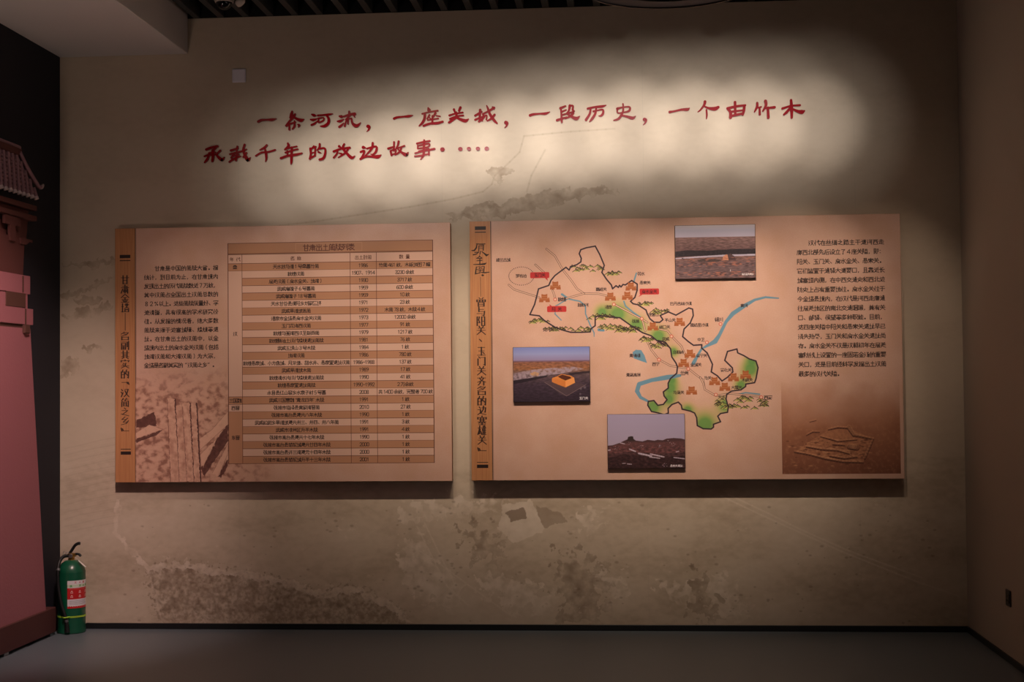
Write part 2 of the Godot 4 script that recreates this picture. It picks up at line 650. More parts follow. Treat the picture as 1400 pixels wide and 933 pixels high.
# ---------------------------------------------------------------- the room
func room():
	# floor, ceiling, side walls: slabs with thickness
	structure("floor", box_mesh(Vector3(RIGHT - LEFT + 0.6, 0.2, BACK + 0.6), 0.0, Vector3((LEFT + RIGHT) / 2, -0.1, BACK / 2)), M.floor)
	var top := structure("ceiling", box_mesh(Vector3(RIGHT - LEFT + 0.6, 0.2, BACK + 0.6), 0.0, Vector3((LEFT + RIGHT) / 2, HIGH + 0.5, BACK / 2)), M.void)
	var slat := box_mesh(Vector3(0.042, 0.09, BACK - 0.02), 0.002)
	var x := -2.66
	while x < RIGHT - 0.03:
		var s := part("slat", slat, M.slat, top)
		s.position = Vector3(x, HIGH + 0.045, BACK / 2)
		x += 0.1555
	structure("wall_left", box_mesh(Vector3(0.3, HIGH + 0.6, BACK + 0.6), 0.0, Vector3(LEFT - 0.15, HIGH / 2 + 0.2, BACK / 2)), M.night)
	structure("wall_right", box_mesh(Vector3(0.3, HIGH + 0.6, BACK + 0.6), 0.0, Vector3(RIGHT + 0.15, HIGH / 2 + 0.2, BACK / 2)), M.side_wall)
	structure("wall_front", box_mesh(Vector3(RIGHT - LEFT + 0.6, HIGH + 0.6, 0.3), 0.0, Vector3((LEFT + RIGHT) / 2, HIGH / 2 + 0.2, BACK + 0.15)), M.side_wall)
	structure("trim_1", box_mesh(Vector3(-2.718 - LEFT, 1.0, BACK), 0.004, Vector3((LEFT - 2.718) / 2, SOFFIT + 0.5, BACK / 2)), M.plaster)   # the boxed beam along the left wall
	structure("baseboard_back", box_mesh(Vector3(RIGHT - LEFT, 0.036, 0.010), 0.002, Vector3((LEFT + RIGHT) / 2, 0.018, 0.005)), M.baseboard)
	structure("baseboard_right", box_mesh(Vector3(0.010, 0.036, BACK - 0.01), 0.002, Vector3(RIGHT - 0.005, 0.018, BACK / 2 + 0.005)), M.baseboard)
	# the lettered wall, hung with four printed lengths of mural paper
	var wall := structure("wall_back", box_mesh(Vector3(RIGHT - LEFT + 0.6, HIGH + 0.1, 0.3), 0.0, Vector3((LEFT + RIGHT) / 2, HIGH / 2 - 0.05, -0.152)), M.side_wall)
	structure("trim_2", box_mesh(Vector3(RIGHT - LEFT + 0.6, 0.42, 0.3), 0.0, Vector3((LEFT + RIGHT) / 2, HIGH + 0.21, -0.152)), M.void)   # black strip of wall above the slats
	var paper := mural()
	var joints := [LEFT, -2.40, -1.13, 0.10, 1.36, RIGHT]
	for i in joints.size() - 1:
		var u0: float = (joints[i] - LEFT) / (RIGHT - LEFT)
		var u1: float = (joints[i + 1] - 0.0008 - LEFT) / (RIGHT - LEFT)
		var s := part("mural_paper", sheet_mesh(Vector2(joints[i + 1] - joints[i] - 0.0008, HIGH), Rect2(u0, 0, u1 - u0, 1)), paper, wall)
		s.position = Vector3(joints[i], 0, -0.0006 if i % 2 else 0.0)

func mural() -> StandardMaterial3D:
	var c := Canvas.new((RIGHT - LEFT) * 1000.0, HIGH * 1000.0, 0.27, Color8(202, 184, 162))
	var coarse := noise(3, 0.0012, 4)
	var fine := noise(8, 0.012, 3)
	var shade := Color8(158, 138, 116)
	var pale := Color8(222, 206, 188)
	var dark := Color8(126, 106, 88)
	# sandy ground: patches of tone, more of them low down where the aerial picture is
	for y in c.h:
		var mm: float = y / c.k
		for x in c.w:
			var n := coarse.get_noise_2d(x / c.k, mm * 2.2)
			var f := fine.get_noise_2d(x / c.k, mm * 1.6)
			var g := 0.35 * n + 0.16 * f
			g *= 1.7 if mm > 2750.0 else 0.55
			if g > 0.0: c.put(x, y, pale, minf(0.5, g))
			else: c.put(x, y, shade, minf(0.55, -g))
	var torn := noise(27, 0.011, 5)
	for p in MURAL_HILLS: c.ragged(p, shade, 0.42, torn, 22.0, 1.2)
	for p in MURAL_ROAD:
		c.line(p, 13.0, shade, 0.14)
		c.line(p, 5.0, shade, 0.20)
	for p in MURAL_DARK: c.ragged(p, dark, 0.26, torn, 90.0, 1.2)
	# the scrub below the ridge
	var below: Array = MURAL_RIDGE.slice(10)
	below.append_array([MURAL_FOOT[0], MURAL_FOOT[1]])
	c.ragged(below, dark, 0.27, torn, 40.0, 1.5)
	c.ragged(below, pale, 0.16, noise(5, 0.014, 5), 60.0, 3.0)
	c.ragged(below, dark, 0.16, noise(6, 0.03, 4), 60.0, 3.0)
	for i in range(0, MURAL_RIDGE.size() - 2, 2):
		var x0: float = MURAL_RIDGE[i]
		var y0: float = MURAL_RIDGE[i + 1]
		var x1: float = MURAL_RIDGE[i + 2]
		var y1: float = MURAL_RIDGE[i + 3]
		c.ragged([x0, y0 - 24, x1, y1 - 24, x1, y1 + 16, x0, y0 + 16] if absf(x1 - x0) > absf(y1 - y0) else [x0 - 14, y0, x0 + 18, y0, x1 + 18, y1, x1 - 14, y1], pale, 0.62, torn, 16.0, 0.9)
	c.line(MURAL_FOOT, 10.0, pale, 0.3)
	for p in MURAL_PALE: c.ragged(p, pale, 0.54, torn, 60.0, 1.4)
	for p in MURAL_TRACKS:
		c.line(p, 10.0, pale, 0.4)
		c.line(p, 4.0, pale, 0.22)
	c.ragged(MURAL_SHADE, dark, 0.4, torn, 10.0)
	c.ragged(MURAL_FORT, pale, 0.78, torn, 9.0, 0.3)
	c.ragged(MURAL_PIT, dark, 0.7, torn, 6.0)
	# stones and tufts
	var r := RandomNumberGenerator.new()
	r.seed = 4
	for i in 900:
		var x := r.randf_range(350, 5400)
		var y := r.randf_range(3000, 3760)
		if torn.get_noise_2d(x * 0.25, y * 0.25) < 0.08: continue
		var s := r.randf_range(3, 10)
		c.oval(x, y, s * 1.6, s, dark if r.randf() < 0.6 else pale, 0.38, 0.6)
	# ripples in the sand by the left end
	for i in 26:
		var y := 2650.0 + i * 22.0
		c.line([30, y + 20, 120, y + r.randf_range(-8, 8), 260, y - 30, 380, y - 50], 5.0, pale if i % 2 else shade, 0.16)
	var m := printed(c, 0.82)
	return m

# ---------------------------------------------------------------- the two printed boards
const TEXT_LEFT := ["　　甘肃是中国的简牍大省。据", "统计，到目前为止，在甘肃境内", "发现出土的历代简牍数近7万枚，", "其中汉简占全国出土汉简总数的", "82%以上。这些简牍质量好、字", "迹清晰，具有很高的学术研究价", "值。从发掘的情况看，绝大多数", "简牍来源于边塞城障、烽燧等遗", "址。在甘肃出土的汉简中，以金", "塔境内出土的肩水金关汉简(包括", "地湾汉简和大湾汉简)为大宗，", "金塔是名副其实的“汉简之乡”。"]
const TEXT_RIGHT := ["　　汉代在丝绸之路主干道河西走", "廊西北部先后设立了4座关隘，即：", "阳关、玉门关、肩水金关、悬索关。", "它们皆置于通驿大道要口，且靠近长", "城塞垣内侧，在中西交通史和西北边", "防史上占有重要地位。肩水金关位于", "今金塔县境内，在汉代是河西走廊通", "往居延地区的南北交通咽喉，兼有关", "口、邮驿、候望等多种职能。目前，", "这四座关隘中阳关和悬索关遗址早已", "消失殆尽，玉门关和肩水金关遗址尚", "存。肩水金关不仅是汉朝初年在居延", "塞防线上设置的一座固若金汤的重要", "关口，还是目前经科学发掘出土汉简", "最多的汉代关隘。　　　　　　　　"]
const TABLE := [
	["天水放马滩1号秦墓竹简", "1986", "竹简461枚，木板地图7幅"], ["敦煌汉简", "1907、1914", "3230余枚"], ["居延汉简(肩水金关、地湾)", "1930", "3717枚"], ["武威磨嘴子6号墓简", "1959", "600余枚"], ["武威磨嘴子18号墓简", "1959", "10枚"],
	["天水甘谷县渭阳乡刘家屲坪", "1971", "23枚"], ["武威旱滩坡医简", "1972", "木简78枚，木牍4枚"], ["酒泉市金塔县肩水金关汉简", "1973", "12000余枚"], ["玉门花海西汉简", "1977", "91枚"], ["敦煌马圈湾西汉至新莽简", "1979", "1217枚"],
	["敦煌酥油土汉代烽燧遗址简牍", "1981", "76枚"], ["武威五坝山3号木牍", "1984", "1枚"], ["地湾汉简", "1986", "780枚"], ["敦煌悬泉城、小方盘城、月牙墩、甜水井、悬泉置遗址汉简", "1986-1988", "137枚"], ["武威旱滩坡木简", "1989", "17枚"],
	["敦煌清水沟汉代烽燧遗址简牍", "1990", "41枚"], ["敦煌悬泉置遗址简牍", "1990-1992", "2万余枚"], ["永昌县红山窑乡水泉子村5号墓", "2008", "共1400余枚，完整者700枚"], ["武威三国曹魏“青龙四年”木牍", "1991", "1枚"], ["张掖市临泽县黄家湾晋简", "2010", "27枚"],
	["张掖市高台县建兴八年木牍", "1990", "1枚"], ["武威松树乡旱滩坡建兴卅三、卅四、卅八年简", "1991", "3枚"], ["武威市凉州区升平木牍", "1991", "4枚"], ["张掖市高台县建兴十七年木牍", "1990", "1枚"], ["张掖市高台县骆驼城建兴廿四年木牍", "2000", "1枚"],
	["张掖市高台县许三湾建元十四年木牍", "2000", "1枚"], ["张掖市高台县骆驼城升平十三年木牍", "2001", "1枚"]]
const ERAS := [[0, 1, "秦"], [1, 18, "汉"], [18, 19, "三国魏"], [19, 20, "西晋"], [20, 27, "东晋"]]

func board(label: String, at: Vector2, size: Vector2, sheet: Canvas) -> Node3D:
	var t := thing("exhibit_board", label, "display board", Vector3(at.x, at.y, 0.0), "printed boards on the wall")
	part("backing", box_mesh(Vector3(size.x - 0.004, size.y - 0.004, 0.063), 0.002, Vector3(size.x / 2, size.y / 2, 0.032)), M.board_edge, t)
	part("face_panel", box_mesh(Vector3(size.x, size.y, 0.003), 0.001, Vector3(size.x / 2, size.y / 2, 0.0645)), M.board_edge, t)
	var p := part("print", sheet_mesh(size - Vector2(0.002, 0.002)), printed(sheet, 0.5), t)
	p.position = Vector3(0.001, 0.001, 0.0662)
	return t

func boards():
	board("long printed board with a table of dates and a sepia picture of wooden slips", Vector2(-3.162, 0.907), Vector2(2.088, 1.568), left_print())
	board("wider printed board with a green coloured map and three small photographs mounted on it", Vector2(-0.956, 0.909), Vector2(2.566, 1.569), right_print())

const PAPER_R := 212
const PAPER_G := 170
const PAPER_B := 150

func paper_base(wide: float, high: float, k: float, strip: float) -> Canvas:
	var c := Canvas.new(wide, high, k, Color8(PAPER_R, PAPER_G, PAPER_B))
	var cloud := noise(12, 0.0045, 3)
	var fibre := noise(14, 0.09, 2)
	var wood := noise(16, 0.02, 3)
	var tan_ := Color8(203, 158, 128)
	var light := Color8(222, 187, 166)
	for y in c.h:
		for x in c.w:
			var n := cloud.get_noise_2d(x / k, y / k) * 0.6 + fibre.get_noise_2d(x / k, y / k) * 0.22
			c.put(x, y, light if n > 0.0 else tan_, minf(0.6, absf(n)))
	# the wood-coloured strip along the left edge
	for y in c.h:
		for x in int(strip * k):
			var n := wood.get_noise_2d(x / k * 4.0, y / k * 0.12)
			c.put(x, y, Color8(190, 130, 84), 0.92)
			c.put(x, y, Color8(166, 106, 66) if n < 0.0 else Color8(208, 152, 104), minf(0.4, absf(n) * 0.7))
	c.rect(strip, 0, strip + 4.5, high, Color8(34, 20, 18))
	c.rect(strip + 7, 0, strip + 8.5, high, Color8(120, 76, 58))
	return c

func left_print() -> Canvas:
	var ink := Color8(38, 22, 20)
	var c := paper_base(2088, 1568, 0.76, LEFT_STRIP)
	for m in LEFT_MARKS: c.rect(m[0], m[1], m[2], m[3], ink)
	for t in LEFT_TITLE: c.letter(t[2], t[0], t[1], 49, 49, 5.4, ink, true)
	var s: Array = LEFT_TEXT
	for i in TEXT_LEFT.size():
		var y: float = lerpf(s[1], s[3], i / 11.0)
		c.row(TEXT_LEFT[i], s[0], s[2] if i < 11 else s[2] - 10.0, y, 28.5, 3.4, ink)
	excavation(c)
	# the table
	var line := Color8(86, 44, 34)
	var band := Color8(190, 138, 106)
	var clear := Color8(220, 180, 160)
	var l := float(TABLE_LEFT)
	var r := float(TABLE_RIGHT)
	var top := float(TABLE_TOP)
	var foot := float(TABLE_BOTTOM)
	var head := float(TABLE_HEAD_FOOT)
	var step := (foot - head) / 27.0
	c.rect(l, top, r, TABLE_TITLE_FOOT, Color8(182, 132, 100))
	c.rect(l, TABLE_TITLE_FOOT, r, foot, clear)
	for i in 27:
		if i % 2 == 0: c.rect(TABLE_COLUMNS[0], head + step * i, r, head + step * (i + 1), band)
	for e in ERAS:
		if e[2] in ["秦", "三国魏", "东晋"]: c.rect(l, head + step * e[0], TABLE_COLUMNS[0], head + step * e[1], band)
	var cols := [l, TABLE_COLUMNS[0], TABLE_COLUMNS[1], TABLE_COLUMNS[2], r]
	for i in 27:
		var y := head + step * i
		c.rect(TABLE_COLUMNS[0], y - 1.1, r, y + 1.1, line)
		for k in 3:
			var t: String = TABLE[i][k]
			var room: float = cols[k + 2] - cols[k + 1] - 10.0
			c.middle(t, (cols[k + 1] + cols[k + 2]) / 2, y + step / 2, 24.0, 26.0, 2.7, ink, room)
	for e in ERAS:
		c.rect(l, head + step * e[0] - 1.1, TABLE_COLUMNS[0], head + step * e[0] + 1.1, line)
		c.middle(e[2], (cols[0] + cols[1]) / 2, head + step * (e[0] + e[1]) / 2.0, 24.0, 26.0, 2.7, ink)
	var hy := (TABLE_TITLE_FOOT + head) / 2 + 2
	for k in 4: c.middle(["年 代", "名 称", "出土时间", "数 量"][k], (cols[k] + cols[k + 1]) / 2, hy, 23.0, 26.0, 2.4, line)
	for x in cols: c.rect(x - 1.5, TABLE_TITLE_FOOT, x + 1.5, foot, line)
	for x in [l, r]: c.rect(x - 1.8, top, x + 1.8, foot, line)
	for y in [top, TABLE_TITLE_FOOT - 4.0, TABLE_TITLE_FOOT + 2.0, foot]: c.rect(l - 1.8, y - 1.5, r + 1.8, y + 1.5, line)
	# the title in its faint frame
	var cx := (l + r) / 2 - 6.0
	var cy := (top + TABLE_TITLE_FOOT) / 2
	c.line([cx - 205, cy - 26, cx + 205, cy - 26, cx + 205, cy + 24, cx - 205, cy + 24, cx - 205, cy - 26], 2.0, Color8(206, 158, 124))
	c.middle("甘肃出土简牍列表", cx, cy, 38.0, 40.0, 4.2, Color8(92, 46, 36))
	return c

func excavation(c: Canvas):
	# sepia picture: wooden slips lying in rubble, its top edge printed to fade into the paper
	var box: Array = DIG_BOX
	var rubble := noise(31, 0.018, 6)
	var big := noise(33, 0.006, 3)
	var dark := Color8(120, 74, 62)
	var light := Color8(222, 180, 158)
	for y in range(int(box[1] * c.k), int(box[3] * c.k)):
		for x in range(int(box[0] * c.k), c.w):
			var mx: float = x / c.k
			var my: float = y / c.k
			if (mx > box[2] and my < 1440.0): continue
			var edge: float = (my - box[1] - 40.0 + 60.0 * big.get_noise_2d(mx, my)) / 160.0
			if my > 1440.0: edge = minf(edge, (1000.0 - mx) / 300.0)
			var a := clampf(edge, 0.0, 1.0)
			if a <= 0.0: continue
			var n := rubble.get_noise_2d(mx * 0.8, my) + 0.5 * big.get_noise_2d(mx * 2.0 + 400.0, my * 2.0)
			c.put(x, y, Color8(200, 152, 128), a * 0.55)
			if n < 0.0: c.put(x, y, dark, a * minf(0.62, -n * 1.35))
			else: c.put(x, y, light, a * minf(0.5, n * 1.1))
	var torn := noise(34, 0.03, 4)
	for p in DIG_DARK: c.ragged(p, Color8(92, 54, 48), 0.9, torn, 3.0, 0.15)
	for p in DIG_LIGHT: c.ragged(p, Color8(220, 176, 152), 0.95, torn, 4.0, 0.15)
	for p in DIG_LIGHT: c.line(p, 2.5, dark, 0.45)
	var wood := noise(36, 0.02, 4)
	for p in SLIPS:
		c.line([p[2] + 3, p[3] + 6, p[4] + 3, p[5] - 2], 13.0, Color8(84, 48, 44), 0.9)
		c.line([p[0] - 1, p[1] + 6, p[6] - 1, p[7] - 2], 4.0, Color8(104, 62, 54), 0.6)
		c.ragged(p, Color8(218, 174, 150), 1.0, torn, 3.0)
		c.ragged(p, Color8(172, 122, 102), 0.26, wood, 6.0, 2.0)

func right_print() -> Canvas:
	var ink := Color8(38, 22, 20)
	var c := paper_base(2566, 1569, 0.78, RIGHT_STRIP)
	for m in RIGHT_MARKS: c.rect(m[0], m[1], m[2], m[3], ink)
	for t in RIGHT_TITLE: c.letter(t[2], t[0], t[1], 51, 51, 5.6, ink, true)
	for b in BRUSH: c.brush(b, ink)
	var s: Array = RIGHT_TEXT
	for i in TEXT_RIGHT.size():
		c.row(TEXT_RIGHT[i], s[0], s[2], lerpf(s[1], s[3], i / 14.0), 29.0, 3.4, ink)
	ruin(c)
	chart(c)
	return c

func ruin(c: Canvas):
	# sepia picture of a ruined fort in the desert, printed to fade out at its top
	var box: Array = RUIN_BOX
	var sand := noise(41, 0.03, 4)
	var big := noise(43, 0.004, 3)
	for y in range(int(box[1] * c.k), int(box[3] * c.k)):
		for x in range(int(box[0] * c.k), int(box[2] * c.k)):
			var mx: float = x / c.k
			var my: float = y / c.k
			var d: float = (my - box[1] + 60.0 * big.get_noise_2d(mx, my)) / (box[3] - box[1])
			var a := clampf(d * 1.9, 0.0, 1.0)
			c.put(x, y, Color8(158, 102, 74), a * 0.95)
			c.put(x, y, Color8(104, 58, 42), clampf((d - 0.45) * 1.1, 0.0, 0.75))
			c.put(x, y, Color8(196, 140, 104), clampf(a * sand.get_noise_2d(mx, my) * 0.5, 0.0, 0.4))
	var rough := noise(45, 0.04, 4)
	c.fill(RUIN, Color8(178, 120, 86), 0.75, rough, 0.9)
	var r := RandomNumberGenerator.new()
	r.seed = 19
	var poly := PackedVector2Array()
	for i in range(0, RUIN.size(), 2): poly.append(Vector2(RUIN[i], RUIN[i + 1]))
	for i in 420:
		var p := Vector2(r.randf_range(1880, 2400), r.randf_range(1330, 1520))
		var inside := Geometry2D.is_point_in_polygon(p, poly)
		if not inside and r.randf() < 0.82: continue
		c.oval(p.x, p.y, r.randf_range(5, 20), r.randf_range(2, 6), [Color8(92, 52, 38), Color8(206, 152, 112), Color8(134, 84, 60)][i % 3], 0.6, 0.6)
	for l in RUIN_LINES: c.brush(l, Color8(82, 44, 34), 0.7)
	for l in RUIN_LINES:
		var up: Array = l.duplicate()
		for i in range(1, up.size(), 3): up[i] -= 9
		c.brush(up, Color8(208, 152, 112), 0.35)

func chart(c: Canvas):
	var ink := Color8(40, 24, 26)
	var green := Color8(92, 146, 74)
	var blue := Color8(104, 146, 168)
	# wash of green inside the border
	var lo := 1e9
	var hi := -1e9
	for i in range(1, PROVINCE.size(), 2):
		lo = minf(lo, PROVINCE[i])
		hi = maxf(hi, PROVINCE[i])
	for y in range(int(lo * c.k), int(hi * c.k)):
		var xs := c.spans(PROVINCE, y)
		for s in range(0, xs.size() - 1, 2):
			for x in range(int(xs[s]), int(xs[s + 1])):
				var a := 0.0
				for g in GREENS:
					var d: float = Vector2(x / c.k - g[0], y / c.k - g[1]).length() / g[2]
					if d < 1.35: a = 1.0 - (1.0 - a) * (1.0 - minf(0.9, (1.35 - d) * (1.35 - d) * 0.8))
				if a > 0.0:
					c.put(x, y, Color8(200, 178, 104), minf(1.0, a * 1.2))
					c.put(x, y, green, a * a)
	for p in RIVERS: c.brush(p, blue)
	c.fill(LAKE, blue)
	for p in ROADS:
		c.line(p, 10.5, Color8(64, 40, 38))
		c.line(p, 6.5, Color8(222, 182, 158))
	var r := RandomNumberGenerator.new()
	r.seed = 11
	for m in MOUNTAINS:
		var peaks := []
		for i in int(m[2] * m[3] / 300.0) + 6: peaks.append(Vector3(r.randf_range(-1, 1), r.randf_range(-0.7, 0.8), r.randf_range(15, 30)))
		peaks.sort_custom(func(a, b): return a.y < b.y)
		for p in peaks:
			var x: float = m[0] + p.x * m[2]
			var z: float = p.z * (1.0 - 0.45 * absf(p.x))
			var y: float = m[1] + p.y * m[3] * (1.0 - 0.4 * absf(p.x)) - z * 0.3
			c.fill([x - z * 1.1, y + z * 0.95, x - z * 0.4, y + z * 0.35, x, y, x + z * 0.5, y + z * 0.45, x + z * 1.1, y + z * 0.85], Color8(196, 186, 104), 0.8)
			c.fill([x, y, x + z * 0.5, y + z * 0.45, x + z * 1.1, y + z * 0.85, x + z * 0.2, y + z * 0.8], Color8(128, 148, 66), 0.7)
			c.line([x - z * 1.1, y + z * 0.95, x - z * 0.7, y + z * 0.6, x - z * 0.45, y + z * 0.55, x, y, x + z * 0.35, y + z * 0.4, x + z * 0.6, y + z * 0.4, x + z * 1.1, y + z * 0.85], 2.8, ink)
			c.line([x, y, x + z * 0.1, y + z * 0.45, x - z * 0.05, y + z * 0.7], 2.0, ink)
	c.line(PROVINCE + [PROVINCE[0], PROVINCE[1]], 8.0, Color8(44, 26, 40))
	for i in 40:
		var t := TAU * i / 40.0
		c.oval(MARSH[0] + cos(t) * MARSH[2], MARSH[1] + sin(t) * MARSH[3], 2.6, 2.6, ink)
	for i in range(0, CITIES.size(), 2):
		c.oval(CITIES[i], CITIES[i + 1], 11, 11, Color8(200, 70, 56))
		c.oval(CITIES[i], CITIES[i + 1], 7.5, 7.5, Color8(226, 190, 168))
	for i in range(0, FORTS.size(), 2):
		var x: float = FORTS[i]
		var y: float = FORTS[i + 1]
		var brown := Color8(166, 92, 48)
		c.fill([x - 33, y + 24, x - 30, y - 3, x - 22, y - 3, x - 22, y, x - 18, y, x - 18, y - 25, x - 9, y - 25, x - 9, y - 22, x + 9, y - 22, x + 9, y - 25, x + 18, y - 25, x + 18, y, x + 22, y, x + 22, y - 3, x + 30, y - 3, x + 33, y + 24, x + 6, y + 24, x + 6, y + 15, x - 6, y + 15, x - 6, y + 24], brown)
		c.line([x - 18, y - 10, x + 18, y - 10], 1.8, Color8(206, 150, 110))
		c.line([x - 30, y + 4, x + 30, y + 4], 1.8, Color8(206, 150, 110))
	var red := Color8(192, 48, 48)
	for q in CALLOUTS:
		var x: float = q[0]
		var y: float = q[1]
		var side := signf(q[2] - x)
		c.fill([q[2], q[3], x + side * 44, y + 8, x + side * 22, y + 8] if absf(q[3] - y) < 30 or q[3] > y else [q[2], q[3], x + side * 40, y - 6, x + side * 14, y - 6], red)
		c.fill([x - 58, y - 13, x - 53, y - 18, x + 53, y - 18, x + 58, y - 13, x + 58, y + 13, x + 53, y + 18, x - 53, y + 18, x - 58, y + 13], red)
		c.middle(q[4].replace("　", " "), x, y, 21.0, 23.0, 2.6, Color8(70, 16, 20))
	for q in PLACES:
		var big: bool = q[2] in ["敦煌", "兰州", "西安", "银川"]
		c.middle(q[2], q[0], q[1], 23.0 if big else 20.0, 24.0 if big else 21.5, 3.0 if big else 2.3, ink)

# ---------------------------------------------------------------- three photographs mounted on the right board
func photographs():
	var spots := [
		["photograph of a desert plain crossed by a pale river, on the map board", Vector2(0.281, 2.107), Vector2(0.477, 0.322), river_view()],
		["photograph of a square orange fort in dark desert, on the map board", Vector2(-0.698, 1.380), Vector2(0.463, 0.331), fort_view()],
		["photograph of a snow-flecked brown hill with a beacon ruin, on the map board", Vector2(-0.135, 0.977), Vector2(0.461, 0.326), hill_view()]]
	for s in spots:
		var t := thing("mounted_photograph", s[0], "photograph", Vector3(s[1].x, s[1].y, 0.0666), "photographs mounted on the map board")
		part("mount", box_mesh(Vector3(s[2].x, s[2].y, 0.016), 0.001, Vector3(s[2].x / 2, s[2].y / 2, 0.008)), M.photo_edge, t)
		var p := part("print", sheet_mesh(s[2] - Vector2(0.004, 0.004)), printed(s[3], 0.4), t)
		p.position = Vector3(0.002, 0.002, 0.0164)

func bands(c: Canvas, list: Array):
	# list of [y, colour]; blends between
	for y in c.h:
		var v: float = y / c.k
		var col: Color = list[0][1]
		for i in list.size() - 1:
			if v >= list[i][0]: col = list[i][1].lerp(list[i + 1][1], clampf((v - list[i][0]) / maxf(0.01, list[i + 1][0] - list[i][0]), 0.0, 1.0))
		for x in c.w: c.put(x, y, col, 1.0)

func river_view() -> Canvas:
	var c := Canvas.new(477, 322, 1.0, Color.WHITE)
	bands(c, [[0, Color8(206, 198, 206)], [30, Color8(186, 184, 206)], [70, Color8(198, 190, 212)], [73, Color8(146, 114, 112)], [120, Color8(124, 96, 96)], [150, Color8(112, 84, 84)], [200, Color8(128, 96, 92)], [240, Color8(110, 88, 92)], [322, Color8(112, 88, 90)]])
	c.speckle(0, 74, 477, 322, 0.34, noise(51, 0.09, 4), 4.0)
	c.fill([0, 158, 60, 150, 200, 154, 360, 146, 477, 148, 477, 178, 300, 180, 120, 186, 0, 190], Color8(44, 38, 46), 0.95, noise(52, 0.05, 3), 0.3)
	c.fill([0, 196, 120, 188, 290, 180, 477, 178, 477, 189, 340, 190, 200, 194, 0, 202], Color8(190, 184, 206), 0.95)
	c.fill([282, 212, 285, 190, 306, 178, 320, 186, 318, 214], Color8(206, 142, 112), 1.0)
	c.fill([312, 182, 330, 174, 352, 190, 362, 216, 318, 216], Color8(86, 64, 68), 1.0)
	c.fill([130, 212, 180, 200, 240, 206, 280, 214, 250, 222, 140, 222], Color8(74, 62, 62), 0.9, noise(53, 0.08, 3), 0.6)
	var r := RandomNumberGenerator.new()
	r.seed = 7
	for i in 150:
		var y: float = [205.0, 230.0, 242.0, 290.0, 300.0][i % 5] + r.randf_range(-9, 9)
		c.oval(r.randf_range(10, 465), y, r.randf_range(6, 22), r.randf_range(2, 5), Color8(176, 112, 94) if i % 3 else Color8(66, 46, 48), 0.75, 0.5)
	c.rect(326, 270, 329, 282, Color8(226, 216, 214))
	c.row("肩水金关遗址", 395, 465, 300, 11, 1.8, Color8(226, 222, 226))
	return c

func fort_view() -> Canvas:
	var c := Canvas.new(463, 331, 1.0, Color.WHITE)
	bands(c, [[0, Color8(128, 142, 206)], [40, Color8(154, 160, 208)], [78, Color8(152, 138, 178)], [84, Color8(120, 94, 116)], [92, Color8(146, 98, 80)], [130, Color8(152, 102, 70)], [160, Color8(106, 86, 90)], [230, Color8(66, 52, 66)], [331, Color8(54, 42, 54)]])
	c.speckle(0, 88, 463, 331, 0.34, noise(61, 0.08, 5), 3.0)
	var r1 := noise(62, 0.03, 4)
	c.fill([0, 158, 90, 140, 180, 130, 290, 124, 350, 118, 430, 134, 300, 160, 230, 168, 140, 186, 60, 190, 0, 200], Color8(168, 148, 160), 0.8, r1, 1.4)
	c.fill([100, 160, 130, 148, 158, 158, 150, 174, 112, 172], Color8(196, 152, 112), 0.8, r1, 0.8)
	c.fill([0, 204, 150, 178, 210, 170, 200, 182, 60, 214, 0, 222], Color8(40, 32, 42), 0.85)
	c.fill([330, 160, 463, 146, 463, 158, 350, 172], Color8(46, 36, 44), 0.8)
	c.fill([190, 214, 240, 196, 400, 220, 440, 232, 320, 300, 290, 290], Color8(92, 74, 80), 0.7)
	c.line([190, 214, 322, 298, 440, 230], 3.0, Color8(146, 122, 122), 0.8)
	c.fill([236, 188, 270, 176, 292, 164, 350, 176, 368, 186, 374, 218, 316, 246, 270, 228, 234, 212], Color8(222, 140, 72), 1.0)
	c.fill([270, 180, 296, 168, 344, 180, 352, 190, 316, 204, 290, 192], Color8(92, 48, 34), 1.0)
	c.fill([316, 204, 368, 186, 374, 218, 316, 246], Color8(240, 160, 92), 1.0)
	c.fill([234, 192, 316, 206, 316, 246, 270, 228, 234, 212], Color8(216, 132, 66), 1.0)
	for y in range(195, 245, 6): c.line([240, y - 6, 312, y + 4], 1.0, Color8(178, 102, 50), 0.5)
	for p in [[408, 254, 9], [432, 246, 10], [404, 286, 8]]: c.oval(p[0], p[1], p[2], p[2], Color8(128, 118, 128), 0.7, 0.5)
	c.row("玉门关", 398, 452, 312, 15, 2.6, Color8(230, 226, 230))
	return c

